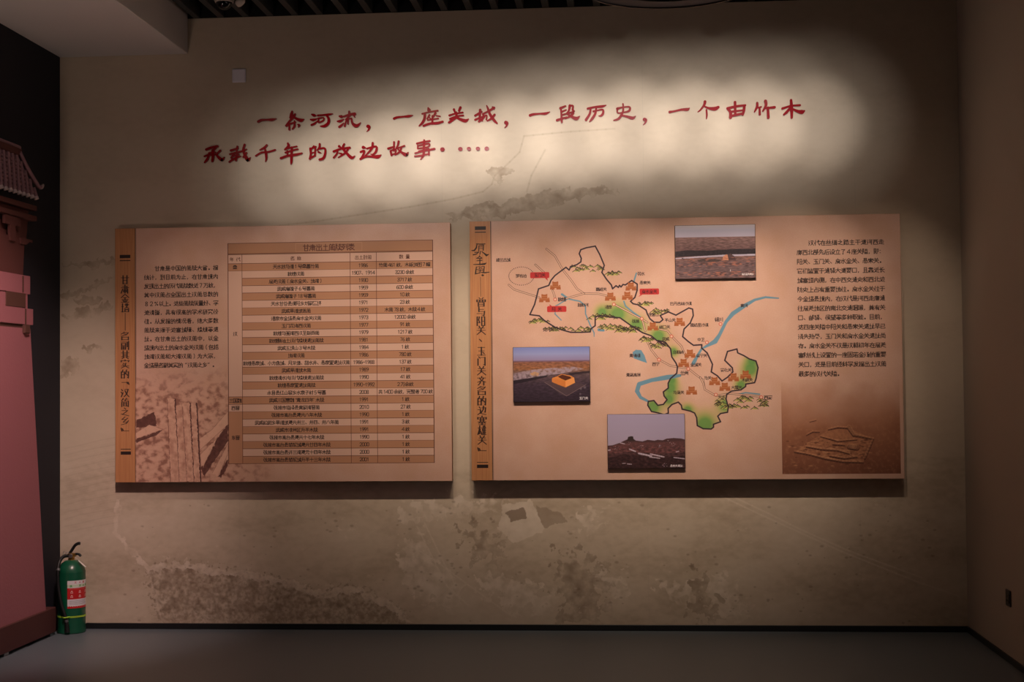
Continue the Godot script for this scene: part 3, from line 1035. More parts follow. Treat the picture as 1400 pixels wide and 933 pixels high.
func hill_view() -> Canvas:
	var c := Canvas.new(461, 326, 1.0, Color.WHITE)
	bands(c, [[0, Color8(170, 158, 188)], [326, Color8(182, 166, 186)]])
	var rough := noise(71, 0.03, 4)
	c.fill([0, 188, 28, 186, 70, 172, 118, 150, 122, 136, 138, 132, 152, 133, 154, 148, 168, 158, 208, 164, 240, 154, 280, 160, 300, 154, 330, 158, 352, 148, 395, 144, 440, 148, 461, 154, 461, 326, 0, 326], Color8(82, 56, 58), 1.0)
	c.fill([0, 200, 60, 180, 160, 168, 300, 172, 461, 160, 461, 230, 300, 240, 150, 226, 0, 240], Color8(112, 72, 72), 0.7, rough, 1.0)
	c.fill([120, 150, 123, 137, 138, 132, 152, 133, 153, 148, 170, 160, 110, 160], Color8(58, 46, 44), 1.0)
	c.fill([0, 262, 120, 240, 300, 262, 461, 250, 461, 326, 0, 326], Color8(58, 38, 40), 0.75, rough, 0.8)
	c.speckle(0, 190, 461, 326, 0.5, noise(72, 0.07, 5), 2.0)
	var snow := Color8(206, 190, 206)
	for p in [[75, 172, 100, 178, 6], [130, 210, 165, 224, 8], [185, 236, 260, 252, 10], [255, 240, 335, 258, 8], [250, 258, 310, 266, 6], [395, 262, 461, 270, 6], [86, 296, 104, 295, 5], [116, 299, 140, 301, 6], [2, 216, 14, 214, 7], [410, 228, 424, 224, 6]]:
		c.line([p[0], p[1], p[2], p[3]], p[4], snow, 0.85)
	var r := RandomNumberGenerator.new()
	r.seed = 3
	for i in 46:
		var at: Array = [[370, 168], [392, 182], [306, 190], [200, 190], [50, 200], [340, 305], [330, 312], [120, 176]][i % 8]
		c.oval(at[0] + r.randf_range(-14, 14), at[1] + r.randf_range(-10, 10), r.randf_range(1.5, 4), r.randf_range(1.5, 3), snow, 0.85, 0.5)
	c.row("悬索关遗址", 372, 446, 312, 13, 2.2, Color8(226, 218, 224))
	return c

# ---------------------------------------------------------------- the raised red characters
const MEANING := {"条": "strip", "河": "river", "流": "flow", "座": "seat", "关": "mountain pass", "城": "walled city", "段": "section", "历": "passing through", "史": "history", "个": "piece", "由": "from", "竹": "bamboo", "木": "wood", "承": "bearing", "载": "carrying", "千": "thousand", "年": "year", "的": "of", "戍": "garrison", "边": "frontier", "故": "former", "事": "event"}

func lettering():
	var ones := 0
	for g in RAISED:
		var st := SurfaceTool.new()
		st.begin(Mesh.PRIMITIVE_TRIANGLES)
		var lift := 0.0
		for s in g[3]:
			add_stroke(st, s, 0.014 + lift)
			lift += 0.00015
		var c: String = g[0]
		var called := "raised_character"
		var label := ""
		if c == "一":
			var next: String = ["条", "座", "段", "个"][ones]
			label = "red raised one-stroke character in front of the %s character %s" % [MEANING[next], next]
			ones += 1
		elif c.begins_with("，"):
			called = "raised_comma"
			label = "red raised comma following the %s character %s" % [MEANING[c[1]], c[1]]
		elif c.begins_with("·"):
			called = "raised_dot"
			label = "small round red raised dot right after the event character 事" if c == "·0" else "small round red raised dot in the row of four ending the line"
		else: label = "glossy red raised wall character %s, meaning %s" % [c, MEANING[c]]
		var o := mesh_node(called, st.commit(), M.red_acrylic)
		o.position = Vector3(g[1], g[2], 0.0003)
		var cat := "character" if called == "raised_character" else ("comma" if called == "raised_comma" else "dot")
		tag(o, label, cat, {"character": "raised red characters", "comma": "raised red commas", "dot": "raised red dots"}[cat])
		add_child(o)

func add_stroke(st: SurfaceTool, s: Array, thick: float):
	# s: x, y, width in tenths of a millimetre; a brush stroke with round ends, cut from a plate
	var pts := []
	for i in range(0, s.size(), 3): pts.append(Vector3(s[i], s[i + 1], s[i + 2]) * 0.0001)
	var path: Array = curve(pts, 4) if pts.size() > 2 else [pts[0], pts[0].lerp(pts[1], 0.5), pts[1]]
	var left := []
	var right := []
	for i in path.size():
		var a: Vector3 = path[max(i - 1, 0)]
		var b: Vector3 = path[min(i + 1, path.size() - 1)]
		var d := Vector2(b.x - a.x, b.y - a.y).normalized()
		var n := Vector2(-d.y, d.x) * maxf(path[i].z, 0.0008) / 2.0
		var p := Vector2(path[i].x, path[i].y)
		if i == 0:
			for k in [3, 2, 1]:
				var t: float = PI / 2 * k / 3.0
				var e: Vector2 = p - d * n.length() * sin(t)
				left.append(e + n * cos(t))
				right.append(e - n * cos(t))
		left.append(p + n)
		right.append(p - n)
		if i == path.size() - 1:
			for k in [1, 2, 3]:
				var t: float = PI / 2 * k / 3.0
				var e: Vector2 = p + d * n.length() * sin(t)
				left.append(e + n * cos(t))
				right.append(e - n * cos(t))
	var m := left.size()
	for i in m - 1:
		quad(st, v3(left[i], thick), v3(left[i + 1], thick), v3(right[i + 1], thick), v3(right[i], thick), Vector3.BACK)
		for e in [[left[i], left[i + 1], 1.0], [right[i], right[i + 1], -1.0]]:
			var d: Vector2 = e[1] - e[0]
			if d.length() < 1e-6: continue
			var n: Vector3 = Vector3(-d.y, d.x, 0).normalized() * e[2]
			quad(st, v3(e[0], 0.0), v3(e[1], 0.0), v3(e[1], thick), v3(e[0], thick), n)

func v3(p: Vector2, z: float) -> Vector3:
	return Vector3(p.x, p.y, z)

# ---------------------------------------------------------------- the model watchtower against the left wall
func slab(st: SurfaceTool, outline: Array, from: float, to: float):
	# outline in (z, y) on the left wall, pushed out from X = LEFT + from to LEFT + to
	var turn := Basis(Vector3(0, 0, 1), Vector3(0, 1, 0), Vector3(-1, 0, 0))   # x -> z, y -> y, z -> -x
	add_prism(st, outline, -to, -from, turn, Vector3(LEFT, 0, 0))

func slab_mesh(outline: Array, from: float, to: float) -> ArrayMesh:
	var st := SurfaceTool.new()
	st.begin(Mesh.PRIMITIVE_TRIANGLES)
	slab(st, outline, from, to)
	return st.commit()

func watchtower():
	var far := 2.3
	var t := thing("model_watchtower", "dusky red model watchtower with a tiled roof, set against the dark side wall", "model tower")
	part("plinth", box_mesh(Vector3(0.062, 0.150, far - 0.217), 0.004, Vector3(LEFT + 0.032, 0.093, (far + 0.217) / 2)), M.plinth, t)
	for z in [0.25, 0.9, 1.55, 2.2]: part("plinth_foot", box_mesh(Vector3(0.05, 0.02, 0.06), 0.002, Vector3(LEFT + 0.03, 0.010, z)), M.steel, t)
	part("tower_wall", slab_mesh([Vector2(0.345, 0.168), Vector2(far, 0.168), Vector2(far, 1.84), Vector2(0.574, 1.84)], 0.002, 0.052), M.brick_red, t)
	part("beam_slot_shade", slab_mesh([Vector2(0.60, 1.828), Vector2(far, 1.828), Vector2(far, 1.862), Vector2(0.60, 1.862)], 0.030, 0.050), M.timber_and_shade, t)  # dark strip painted as the shade in the slot under the parapet
	part("beam_end", box_mesh(Vector3(0.03, 0.05, 0.07), 0.003, Vector3(LEFT + 0.055, 1.835, 0.65)), M.timber_and_shade, t)
	part("parapet_block", slab_mesh([Vector2(0.553, 1.862), Vector2(far, 1.862), Vector2(far, 1.955), Vector2(0.553, 1.955)], 0.002, 0.060), M.brick_red, t)
	part("groove_shade", slab_mesh([Vector2(0.652, 1.862), Vector2(0.668, 1.862), Vector2(0.668, 1.952), Vector2(0.652, 1.952)], 0.060, 0.063), M.timber_and_shade, t)  # raised dark strip, colour stands for shade in the parapet groove
	part("window_recess_shade", slab_mesh([Vector2(0.66, 1.958), Vector2(0.92, 1.958), Vector2(0.92, 2.04), Vector2(0.66, 2.04)], 0.030, 0.061), M.timber_and_shade, t)  # dark slab, colour stands for the shade inside a window recess
	part("middle_wall", slab_mesh([Vector2(0.62, 1.955), Vector2(far, 1.955), Vector2(far, 2.04), Vector2(0.62, 2.04)], 0.002, 0.055), M.brick_red, t)
	part("parapet_block", slab_mesh([Vector2(0.595, 2.04), Vector2(far, 2.04), Vector2(far, 2.145), Vector2(0.595, 2.145)], 0.002, 0.060), M.brick_red, t)
	part("groove_shade", slab_mesh([Vector2(0.69, 2.045), Vector2(0.704, 2.045), Vector2(0.704, 2.14), Vector2(0.69, 2.14)], 0.060, 0.063), M.timber_and_shade, t)  # upper groove, its shade put into the strip colour
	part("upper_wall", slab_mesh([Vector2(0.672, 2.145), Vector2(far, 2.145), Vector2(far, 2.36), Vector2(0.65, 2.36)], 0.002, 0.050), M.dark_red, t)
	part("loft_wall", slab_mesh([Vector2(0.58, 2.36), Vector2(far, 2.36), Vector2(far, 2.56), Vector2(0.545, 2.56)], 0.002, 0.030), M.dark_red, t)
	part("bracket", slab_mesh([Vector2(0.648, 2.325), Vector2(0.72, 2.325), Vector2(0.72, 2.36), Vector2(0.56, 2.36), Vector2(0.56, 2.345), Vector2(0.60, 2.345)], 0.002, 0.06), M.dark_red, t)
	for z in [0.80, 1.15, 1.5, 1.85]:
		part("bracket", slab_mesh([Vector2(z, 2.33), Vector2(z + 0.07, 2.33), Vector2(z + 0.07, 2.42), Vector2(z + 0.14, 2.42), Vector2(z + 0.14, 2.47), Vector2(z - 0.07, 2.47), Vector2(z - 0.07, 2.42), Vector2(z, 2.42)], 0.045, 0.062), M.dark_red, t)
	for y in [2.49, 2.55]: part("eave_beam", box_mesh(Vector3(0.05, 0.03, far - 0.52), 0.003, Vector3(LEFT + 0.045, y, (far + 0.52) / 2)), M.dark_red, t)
	# roof: a sloping board, tile ridges and tile ends
	var slope := [Vector2(0.47, 2.63), Vector2(far, 2.63), Vector2(far, 2.83), Vector2(0.74, 2.83)]
	part("roof_board", slab_mesh(slope, 0.002, 0.050), M.tile, t)
	var z := 0.52
	while z < 1.62:
		var top: float = 2.83 if z > 0.74 else lerpf(2.66, 2.83, (z - 0.50) / 0.24)
		part("tile_row", tube_mesh([Vector3(LEFT + 0.062, 2.625, z), Vector3(LEFT + 0.050, top, z + 0.01)], 0.013, 10), M.tile, t)
		part("tile_end", tube_mesh([Vector3(LEFT + 0.062, 2.622, z), Vector3(LEFT + 0.068, 2.606, z)], 0.014, 10), M.tile_end, t)
		var y := 2.645
		while y < top - 0.015 and z < 1.2:
			part("tile", box_mesh(Vector3(0.012, 0.017, 0.030), 0.003, Vector3(LEFT + 0.054, y, z + 0.030), Basis(Vector3.BACK, 0.35)), M.tile, t)
			y += 0.022
		z += 0.060
	part("hip_ridge", tube_mesh(curve([Vector3(LEFT + 0.056, 2.85, 0.735), Vector3(LEFT + 0.06, 2.77, 0.63), Vector3(LEFT + 0.064, 2.695, 0.50), Vector3(LEFT + 0.066, 2.685, 0.46)]), 0.013, 8), M.tile, t)
	part("ridge_tip", tube_mesh(curve([Vector3(LEFT + 0.066, 2.684, 0.465), Vector3(LEFT + 0.067, 2.69, 0.44), Vector3(LEFT + 0.067, 2.706, 0.422)]), [0.013, 0.013, 0.013, 0.013, 0.012, 0.012, 0.011, 0.011, 0.011, 0.010, 0.010, 0.009, 0.009, 0.008, 0.008, 0.007, 0.006], 8), M.tile_end, t)
	part("main_ridge", box_mesh(Vector3(0.055, 0.045, far - 0.70), 0.006, Vector3(LEFT + 0.032, 2.852, (far + 0.70) / 2)), M.dark_red, t)
	part("ridge_cap", tube_mesh([Vector3(LEFT + 0.034, 2.884, 0.69), Vector3(LEFT + 0.034, 2.884, far)], 0.014, 8), M.tile, t)

# ---------------------------------------------------------------- fire extinguisher
func extinguisher():
	var t := thing("fire_extinguisher", "green fire extinguisher with black hose standing on the floor in the corner", "fire extinguisher", Vector3(-3.415, 0.0, 0.128))
	var r := 0.083
	part("cylinder", lathe_mesh([Vector2(0, 0.004), Vector2(r - 0.006, 0.004), Vector2(r - 0.001, 0.010), Vector2(r, 0.02), Vector2(r, 0.365), Vector2(r - 0.002, 0.380), Vector2(r - 0.010, 0.402), Vector2(r - 0.024, 0.420), Vector2(0.042, 0.434), Vector2(0.022, 0.440), Vector2(0, 0.441)], 48, true), M.green, t)
	part("foot_ring", lathe_mesh([Vector2(r - 0.012, 0.0), Vector2(r - 0.002, 0.0), Vector2(r + 0.0012, 0.006), Vector2(r + 0.0012, 0.030), Vector2(r - 0.012, 0.030)], 48), M.green, t)
	part("shoulder_seam", lathe_mesh([Vector2(r - 0.004, 0.366), Vector2(r + 0.0012, 0.3665), Vector2(r + 0.0012, 0.3695), Vector2(r - 0.004, 0.370)], 48), M.green, t)
	part("neck", lathe_mesh([Vector2(0, 0.438), Vector2(0.019, 0.438), Vector2(0.019, 0.452), Vector2(0.015, 0.454), Vector2(0.015, 0.474), Vector2(0, 0.474)], 20), M.brass, t)
	var valve := part("valve", box_mesh(Vector3(0.050, 0.024, 0.026), 0.004, Vector3(0.004, 0.470, 0.004)), M.brass, t)
	var gauge := part("gauge", lathe_mesh([Vector2(0, 0), Vector2(0.012, 0), Vector2(0.012, 0.009), Vector2(0.010, 0.010), Vector2(0, 0.010)], 18), M.steel, valve)
	gauge.position = Vector3(0.002, 0.466, 0.016)
	gauge.rotation.x = PI / 2
	part("lever", tube_mesh(curve([Vector3(-0.010, 0.480, 0.004), Vector3(0.004, 0.500, 0.004), Vector3(0.024, 0.528, 0.006), Vector3(0.044, 0.540, 0.008), Vector3(0.056, 0.540, 0.008)]), 0.0095, 8), M.rubber, t, "black upper lever")
	part("handle", tube_mesh(curve([Vector3(0.016, 0.470, 0.004), Vector3(0.034, 0.476, 0.006), Vector3(0.050, 0.474, 0.008), Vector3(0.062, 0.464, 0.010)]), 0.0075, 8), M.rubber, t, "black carrying handle")
	var pin := part("safety_pin", tube_mesh([Vector3(-0.004, 0.482, 0.022), Vector3(-0.026, 0.486, 0.024)], 0.002, 6), M.steel, t)
	var ring := []
	for i in 17: ring.append(Vector3(-0.034 + 0.009 * cos(TAU * i / 16.0), 0.486 + 0.009 * sin(TAU * i / 16.0), 0.024))
	part("ring", tube_mesh(ring, 0.0014, 6), M.steel, pin)
	var hose := part("hose", tube_mesh(curve([Vector3(-0.018, 0.466, 0.010), Vector3(-0.040, 0.462, 0.034), Vector3(-0.052, 0.430, 0.066), Vector3(-0.052, 0.370, 0.086), Vector3(-0.046, 0.28, 0.090), Vector3(-0.028, 0.19, 0.094), Vector3(-0.004, 0.115, 0.096), Vector3(0.006, 0.085, 0.096)]), 0.0105, 12), M.rubber, t)
	part("ferrule", tube_mesh([Vector3(-0.050, 0.398, 0.078), Vector3(-0.052, 0.384, 0.083)], 0.0125, 12), M.steel, hose)
	part("ferrule", tube_mesh([Vector3(0.005, 0.090, 0.096), Vector3(0.007, 0.076, 0.096)], 0.0120, 12), M.steel, hose)
	part("nozzle", tube_mesh([Vector3(0.007, 0.078, 0.096), Vector3(0.010, 0.05, 0.098), Vector3(0.013, 0.016, 0.100)], [0.010, 0.013, 0.015], 14), M.rubber, hose)
	part("clip_band", lathe_mesh([Vector2(r - 0.004, 0.098), Vector2(r + 0.0018, 0.098), Vector2(r + 0.0018, 0.108), Vector2(r - 0.004, 0.108)], 48), M.band, t, "yellow-green elastic band")
	part("clip_loop", tube_mesh(curve([Vector3(-0.020, 0.103, 0.081), Vector3(-0.014, 0.104, 0.100), Vector3(0.002, 0.104, 0.109), Vector3(0.016, 0.105, 0.100), Vector3(0.020, 0.105, 0.081)]), 0.0045, 8), M.band, t)
	# paper label wrapped round the front right of the cylinder
	var c := label_print()
	var st := SurfaceTool.new()
	st.begin(Mesh.PRIMITIVE_TRIANGLES)
	var a0 := deg_to_rad(86.0)
	var a1 := deg_to_rad(-20.0)
	for i in 20:
		var e := []
		for k in [0, 1]:
			var a := lerpf(a0, a1, (i + k) / 20.0)
			for y in [0.155, 0.322]: e.append([Vector3(cos(a) * (r + 0.0008), y, sin(a) * (r + 0.0008)), Vector2((i + k) / 20.0, 1.0 if y < 0.2 else 0.0), Vector3(cos(a), 0, sin(a))])
		for j in [0, 1, 3, 0, 3, 2]:
			st.set_normal(e[j][2])
			st.set_uv(e[j][1])
			st.add_vertex(e[j][0])
	part("label", st.commit(), printed(c, 0.4), t, "white and red printed label")
	part("tag", box_mesh(Vector3(0.060, 0.0012, 0.022), 0.0003, Vector3(0.078, 0.420, 0.03), Basis(Vector3.BACK, -0.72)), M.paper, t, "white paper tag")
	part("tag_string", tube_mesh([Vector3(0.024, 0.462, 0.014), Vector3(0.058, 0.440, 0.030)], 0.0012, 5), M.paper, t)

func label_print() -> Canvas:
	var c := Canvas.new(154, 167, 2.2, Color8(226, 222, 226))
	var red := Color8(196, 34, 38)
	c.row("灭火器", 34, 118, 12, 12, 1.6, Color8(190, 60, 70))
	c.rect(0, 24, 154, 40, Color8(206, 220, 196))
	c.row("水基灭火器", 8, 146, 32, 14, 2.4, Color8(60, 150, 60))
	c.rect(0, 44, 154, 112, red)
	c.rect(10, 50, 144, 52, Color8(226, 120, 110))
	for i in 2:
		for k in 3:
			var x := 26.0 + 50.0 * k
			var y := 68.0 + 26.0 * i
			c.fill([x - 8, y + 8, x - 5, y - 4, x, y - 9, x + 5, y - 4, x + 8, y + 8], Color8(238, 200, 196))
			c.oval(x, y + 2, 4, 4, red)
	for i in 4: c.rect(12, 120 + i * 7, 130 - 14 * (i % 2), 122 + i * 7, Color8(150, 148, 164))
	c.rect(0, 152, 154, 167, red)
	for i in 12: c.fill([i * 13, 152, i * 13 + 6, 157, i * 13 + 12, 152], Color8(226, 222, 226))
	return c

# ---------------------------------------------------------------- small fittings
func fittings():
	var p := thing("blank_wall_plate", "small square white blank plate high on the beige wall", "wall plate", Vector3(-2.393, 3.421, 0.0004))
	part("plate", box_mesh(Vector3(0.086, 0.086, 0.008), 0.003, Vector3(0, 0, 0.004)), M.white_plastic, p)
	part("cover", box_mesh(Vector3(0.074, 0.074, 0.003), 0.0012, Vector3(0, 0, 0.0092)), M.white_plastic, p)

	var o := thing("power_outlet", "dark power outlet low on the side wall beside the corner", "outlet", Vector3(RIGHT - 0.0004, 0.340, 0.953))
	part("plate", box_mesh(Vector3(0.009, 0.086, 0.086), 0.003, Vector3(-0.0045, 0, 0)), M.outlet, o)
	part("socket", box_mesh(Vector3(0.004, 0.050, 0.056), 0.0015, Vector3(-0.0105, 0, 0.008)), M.lens_black, o)
	for s in [[-0.010, 0.4], [0.010, -0.4]]: part("slot", box_mesh(Vector3(0.001, 0.012, 0.003), 0.0, Vector3(-0.0128, -0.012, s[0] + 0.008), Basis(Vector3.RIGHT, s[1])), M.void, o)
	part("slot", box_mesh(Vector3(0.001, 0.012, 0.003), 0.0, Vector3(-0.0128, 0.012, 0.008)), M.void, o)

	# dome camera under the slats and the small microphone pod next to it
	var d := thing("dome_camera", "white dome security camera with black glass under the ceiling slats", "camera", Vector3(-2.345, HIGH, 0.5))
	part("mount", lathe_mesh([Vector2(0, 0), Vector2(0.062, 0), Vector2(0.062, -0.012), Vector2(0.058, -0.030), Vector2(0, -0.030)], 28), M.cream, d)
	part("ring", lathe_mesh([Vector2(0.047, -0.028), Vector2(0.056, -0.030), Vector2(0.054, -0.040), Vector2(0.047, -0.042)], 28), M.cream, d)
	var dome := []
	for i in 9: dome.append(Vector2(0.048 * cos(PI / 2 * i / 8.0), -0.036 - 0.048 * sin(PI / 2 * i / 8.0)))
	dome.append(Vector2(0, -0.036))
	part("dome", lathe_mesh(dome, 28, true), M.lens_black, d)
	var e := thing("ceiling_sensor", "small pale tilted sensor pod beside the dome security camera", "sensor", Vector3(-2.245, HIGH, 0.5))
	part("bracket", box_mesh(Vector3(0.075, 0.022, 0.045), 0.006, Vector3(0, -0.012, 0)), M.cream, e)
	var pod := part("pod", lathe_mesh([Vector2(0, 0.030), Vector2(0.014, 0.028), Vector2(0.022, 0.018), Vector2(0.024, 0), Vector2(0.022, -0.018), Vector2(0.014, -0.028), Vector2(0, -0.030)], 20, true), M.cream, e)
	pod.position = Vector3(-0.004, -0.040, 0.0)
	pod.rotation = Vector3(0.3, 0, -0.9)

	# ring pendant hung from the ceiling: only the far edge of its underside shows
	var g := thing("ring_pendant", "wide unlit ring pendant with a thin dark metal edge hanging below the ceiling", "pendant lamp", Vector3(0.105, 2.422, 5.40))
	part("ring_band", lathe_mesh([Vector2(0.146, 0.0), Vector2(0.206, 0.0), Vector2(0.206, 0.03), Vector2(0.146, 0.03), Vector2(0.146, 0.0)], 64), M.pendant, g)
	part("rim", lathe_mesh([Vector2(0.206, -0.003), Vector2(0.213, -0.003), Vector2(0.213, 0.033), Vector2(0.206, 0.033), Vector2(0.206, -0.003)], 64), M.black_metal, g, "thin dark metal edge")
	part("inner_rim", lathe_mesh([Vector2(0.140, -0.003), Vector2(0.146, -0.003), Vector2(0.146, 0.033), Vector2(0.140, 0.033), Vector2(0.140, -0.003)], 64), M.black_metal, g)
	for i in 3:
		var a := TAU * i / 3.0 + 0.5
		part("wire", tube_mesh([Vector3(cos(a) * 0.176, 0.03, sin(a) * 0.176), Vector3(cos(a) * 0.02, HIGH - 2.422, sin(a) * 0.02)], 0.0015, 5), M.black_metal, g)
	part("canopy", lathe_mesh([Vector2(0, HIGH - 2.422), Vector2(0.05, HIGH - 2.422), Vector2(0.05, HIGH - 2.442), Vector2(0, HIGH - 2.442)], 20), M.black_metal, g)

# ---- layout of the prints (millimetres from each sheet's top left corner) and of the raised strokes (tenths of a millimetre)
const PROVINCE := [760,162,786,212,813,279,798,321,826,364,854,398,861,421,882,403,896,413,903,401,912,411,924,396,938,399,976,373,1009,395,1008,433,994,475,968,498,983,513,1011,519,1060,552,1068,577,1083,605,1108,626,1140,627,1160,611,1144,586,1193,565,1238,585,1278,563,1315,543,1337,550,1341,589,1322,633,1285,669,1276,714,1308,743,1340,767,1389,764,1388,784,1420,813,1451,882,1443,927,1479,951,1506,982,1539,960,1571,928,1568,904,1524,859,1541,806,1597,792,1601,815,1637,832,1669,852,1708,865,1720,905,1707,970,1698,994,1646,1002,1645,1016,1617,1036,1561,1043,1533,1062,1528,1090,1541,1136,1536,1169,1495,1176,1478,1192,1494,1225,1452,1240,1452,1257,1438,1268,1391,1266,1356,1247,1353,1200,1341,1172,1318,1161,1267,1148,1263,1125,1245,1106,1207,1120,1184,1143,1185,1171,1160,1180,1127,1170,1085,1161,1063,1123,1067,1100,1100,1095,1123,1124,1156,1119,1178,1091,1161,1068,1157,1044,1187,1021,1186,993,1200,965,1238,933,1243,895,1234,872,1210,835,1203,786,1171,745,1130,736,1168,764,1122,736,1089,707,1038,688,982,654,936,620,903,596,842,591,786,581,755,588,754,642,729,660,724,679,672,681,606,680,549,663,512,648,474,624,446,605,418,578,361,570,390,509,403,462,415,415,477,395,491,364,515,336,553,308,582,287,601,304,610,285,648,272,672,256,675,234,663,206,673,182,706,171,760,162]
const RIVERS := [[1846,492,8,1770,485,12,1706,500,15,1649,532,23,1576,580,25,1535,628,18,1494,708,20,1469,745,28,1396,784,10],[1388,788,12,1363,829,16,1339,873,23],[1256,947,17,1181,957,29,1088,973,23,1013,996,25,1000,1038,25,1021,1076,19,1067,1100,13],[556,450,13,599,479,8,665,494,8,697,523,8,697,570,7,724,637,8,747,684,7,747,708,4],[599,474,6,518,520,7,513,568,7,550,606,6],[1005,329,8,990,376,9],[928,498,9,937,526,9,983,565,9,1030,598,8],[1589,1064,6,1644,1053,8,1727,1063,8],[776,667,17,804,671,13]]
const LAKE := [976,804,996,790,1028,792,1048,825,1062,870,1024,857,983,841]
const ROADS := [[465,174,516,217,563,303,609,361,647,418,689,447,778,450,825,463],[397,268,449,316],[235,388,268,417,343,442,419,467],[500,426,514,468],[551,483,689,447],[871,516,1030,603,1067,627],[1035,605,1054,678],[1062,736,1089,793,1133,850,1201,888,1306,905],[1139,667,1188,680,1212,713,1267,771,1299,844],[1306,905,1346,938,1394,975,1401,1019],[1377,959,1395,995,1404,1032,1468,1070,1552,1057,1736,1078]]
const CITIES := [867,514,514,480,1033,603,1209,711,1133,850,1306,907,1501,641,1419,750,1468,1063,1735,1080]
const FORTS := [517,397,450,472,847,468,949,465,971,409,1099,651,1259,626,1318,817,1280,872,1325,1038,1462,983,1522,1017,1574,961,1646,946]
const CALLOUTS := [[423,332,472,368,"玉门关"],[524,539,480,509,"阳　关"],[1081,441,1013,473,"肩水金关"]]
const PLACES := [[203,236,"楼兰古城"],[311,335,"罗布泊"],[556,480,"敦煌"],[683,516,"疏勒河"],[793,423,"嘉峪关"],[835,531,"酒泉"],[1033,333,"弱水"],[1056,387,"悬索关"],[483,662,"党河南山"],[949,668,"祁连山"],[1105,580,"龙首山"],[997,618,"张掖"],[1268,516,"巴丹吉林沙漠"],[1203,614,"平山关"],[1376,646,"腾格里沙漠"],[1170,655,"峡口关"],[1175,727,"武威"],[1249,807,"乌鞘岭"],[1385,733,"中卫"],[1493,615,"银川"],[1643,533,"黄河"],[1388,829,"会宁关"],[1353,883,"金城关"],[1283,932,"兰州"],[1114,877,"西宁"],[990,824,"青海湖"],[980,940,"青藏高原"],[1531,917,"安化关"],[1422,963,"马关"],[1655,977,"木峡关"],[1592,1022,"大震关"],[1248,1048,"马莲关"],[1503,1078,"天水"],[1776,1083,"西安"]]
const MOUNTAINS := [[719,287,104,32],[860,320,47,15],[418,604,57,19],[512,648,66,25],[663,659,57,21],[795,586,85,23],[842,647,66,27],[945,658,76,28],[1059,512,43,15],[1129,555,57,17],[1062,723,37,20],[1130,758,49,20],[961,653,66,25],[1634,1109,161,49],[1523,1127,57,23]]
const GREENS := [[1095,1133,85],[1199,1021,76],[1189,1087,66],[1401,1238,114],[1300,1153,57],[1674,914,85],[1617,1006,57],[1523,1127,76],[889,573,104],[796,562,66],[1001,640,85],[1131,708,85],[1219,802,49],[1208,973,49],[1684,864,58]]
const MARSH := [311,335,76,55]
const TABLE_LEFT := 711
const TABLE_RIGHT := 1980
const TABLE_TOP := 104
const TABLE_BOTTOM := 1457
const TABLE_COLUMNS := [799,1471,1633]
const TABLE_TITLE_FOOT := 172
const TABLE_HEAD_FOOT := 229
const LEFT_TEXT := [182,251,650,849]
const LEFT_TITLE := [[62,317,"甘"],[62,375,"肃"],[62,432,"金"],[62,491,"塔"],[62,666,"名"],[62,724,"副"],[62,782,"其"],[62,839,"实"],[61,900,"的"],[61,956,"『"],[61,1016,"汉"],[61,1076,"简"],[61,1134,"之"],[61,1189,"乡"],[61,1247,"』"]]
const LEFT_MARKS := [[29,163,96,183],[29,196,96,201],[33,1362,98,1366],[33,1378,97,1398],[61,523,65,631]]
const LEFT_STRIP := 125
const DIG_BOX := [127,840,713,1566]
const SLIPS := [[329,1055,372,1055,402,1565,348,1565],[381,1099,421,1099,451,1565,402,1565],[421,1080,465,1080,492,1565,451,1565],[474,1080,507,1081,531,1566,495,1565]]
const DIG_DARK := [[132,1183,245,1136,260,1223,131,1232],[131,1294,299,1247,245,1285,131,1323],[535,1484,569,1427,643,1293,707,1212,707,1317,608,1456,559,1532],[642,1533,706,1428,706,1466,662,1542]]
const DIG_LIGHT := [[131,1261,215,1213,299,1243,131,1301],[528,1302,609,1245,707,1135,707,1217,535,1369],[532,1398,643,1295,549,1479],[608,1513,707,1332,706,1394,647,1533]]
const RIGHT_TEXT := [1958,165,2471,945]
const RIGHT_TITLE := [[66,489,"曾"],[65,547,"与"],[65,606,"阳"],[65,661,"关"],[75,707,"、"],[65,786,"玉"],[65,847,"门"],[65,906,"关"],[65,967,"齐"],[65,1026,"名"],[65,1087,"的"],[65,1146,"边"],[65,1206,"塞"],[65,1265,"雄"],[65,1325,"关"],[64,1385,"』"]]
const RIGHT_MARKS := [[32,30,99,51],[32,63,99,68],[32,1458,100,1462],[32,1473,100,1494],[63,339,65,456]]
const RIGHT_STRIP := 125
const BRUSH := [[41,136,5,63,138,6,93,137,5],[44,138,5,40,159,8,27,176,8,12,176,5],[54,148,4,84,144,5,82,175,6],[56,156,3,82,154,3],[56,165,3,82,164,3],[55,148,4,54,179,5],[65,181,5,61,200,5],[29,188,4,54,186,5,40,198,5,21,202,7],[73,183,4,88,195,7,101,206,12,117,200,2],[59,209,6,55,217,5,40,224,4],[61,213,4,74,223,5],[47,226,4,72,224,5],[42,239,4,74,236,5],[61,225,5,60,259,6],[22,261,4,62,261,7,89,259,11,101,252,2],[39,276,5,34,312,8],[41,276,3,60,275,4,58,289,4,41,291,3],[68,275,3,88,275,5,83,307,6],[68,276,4,68,289,3,83,289,3],[45,301,3,79,297,4],[62,293,5,60,312,5,31,319,5],[68,310,5,92,312,7,117,309,4],[75,327,11,81,328,8]]
const RUIN_BOX := [1855,981,2546,1539]
const RUIN := [1929,1408,2013,1348,2128,1279,2247,1268,2388,1334,2326,1472,2107,1450]
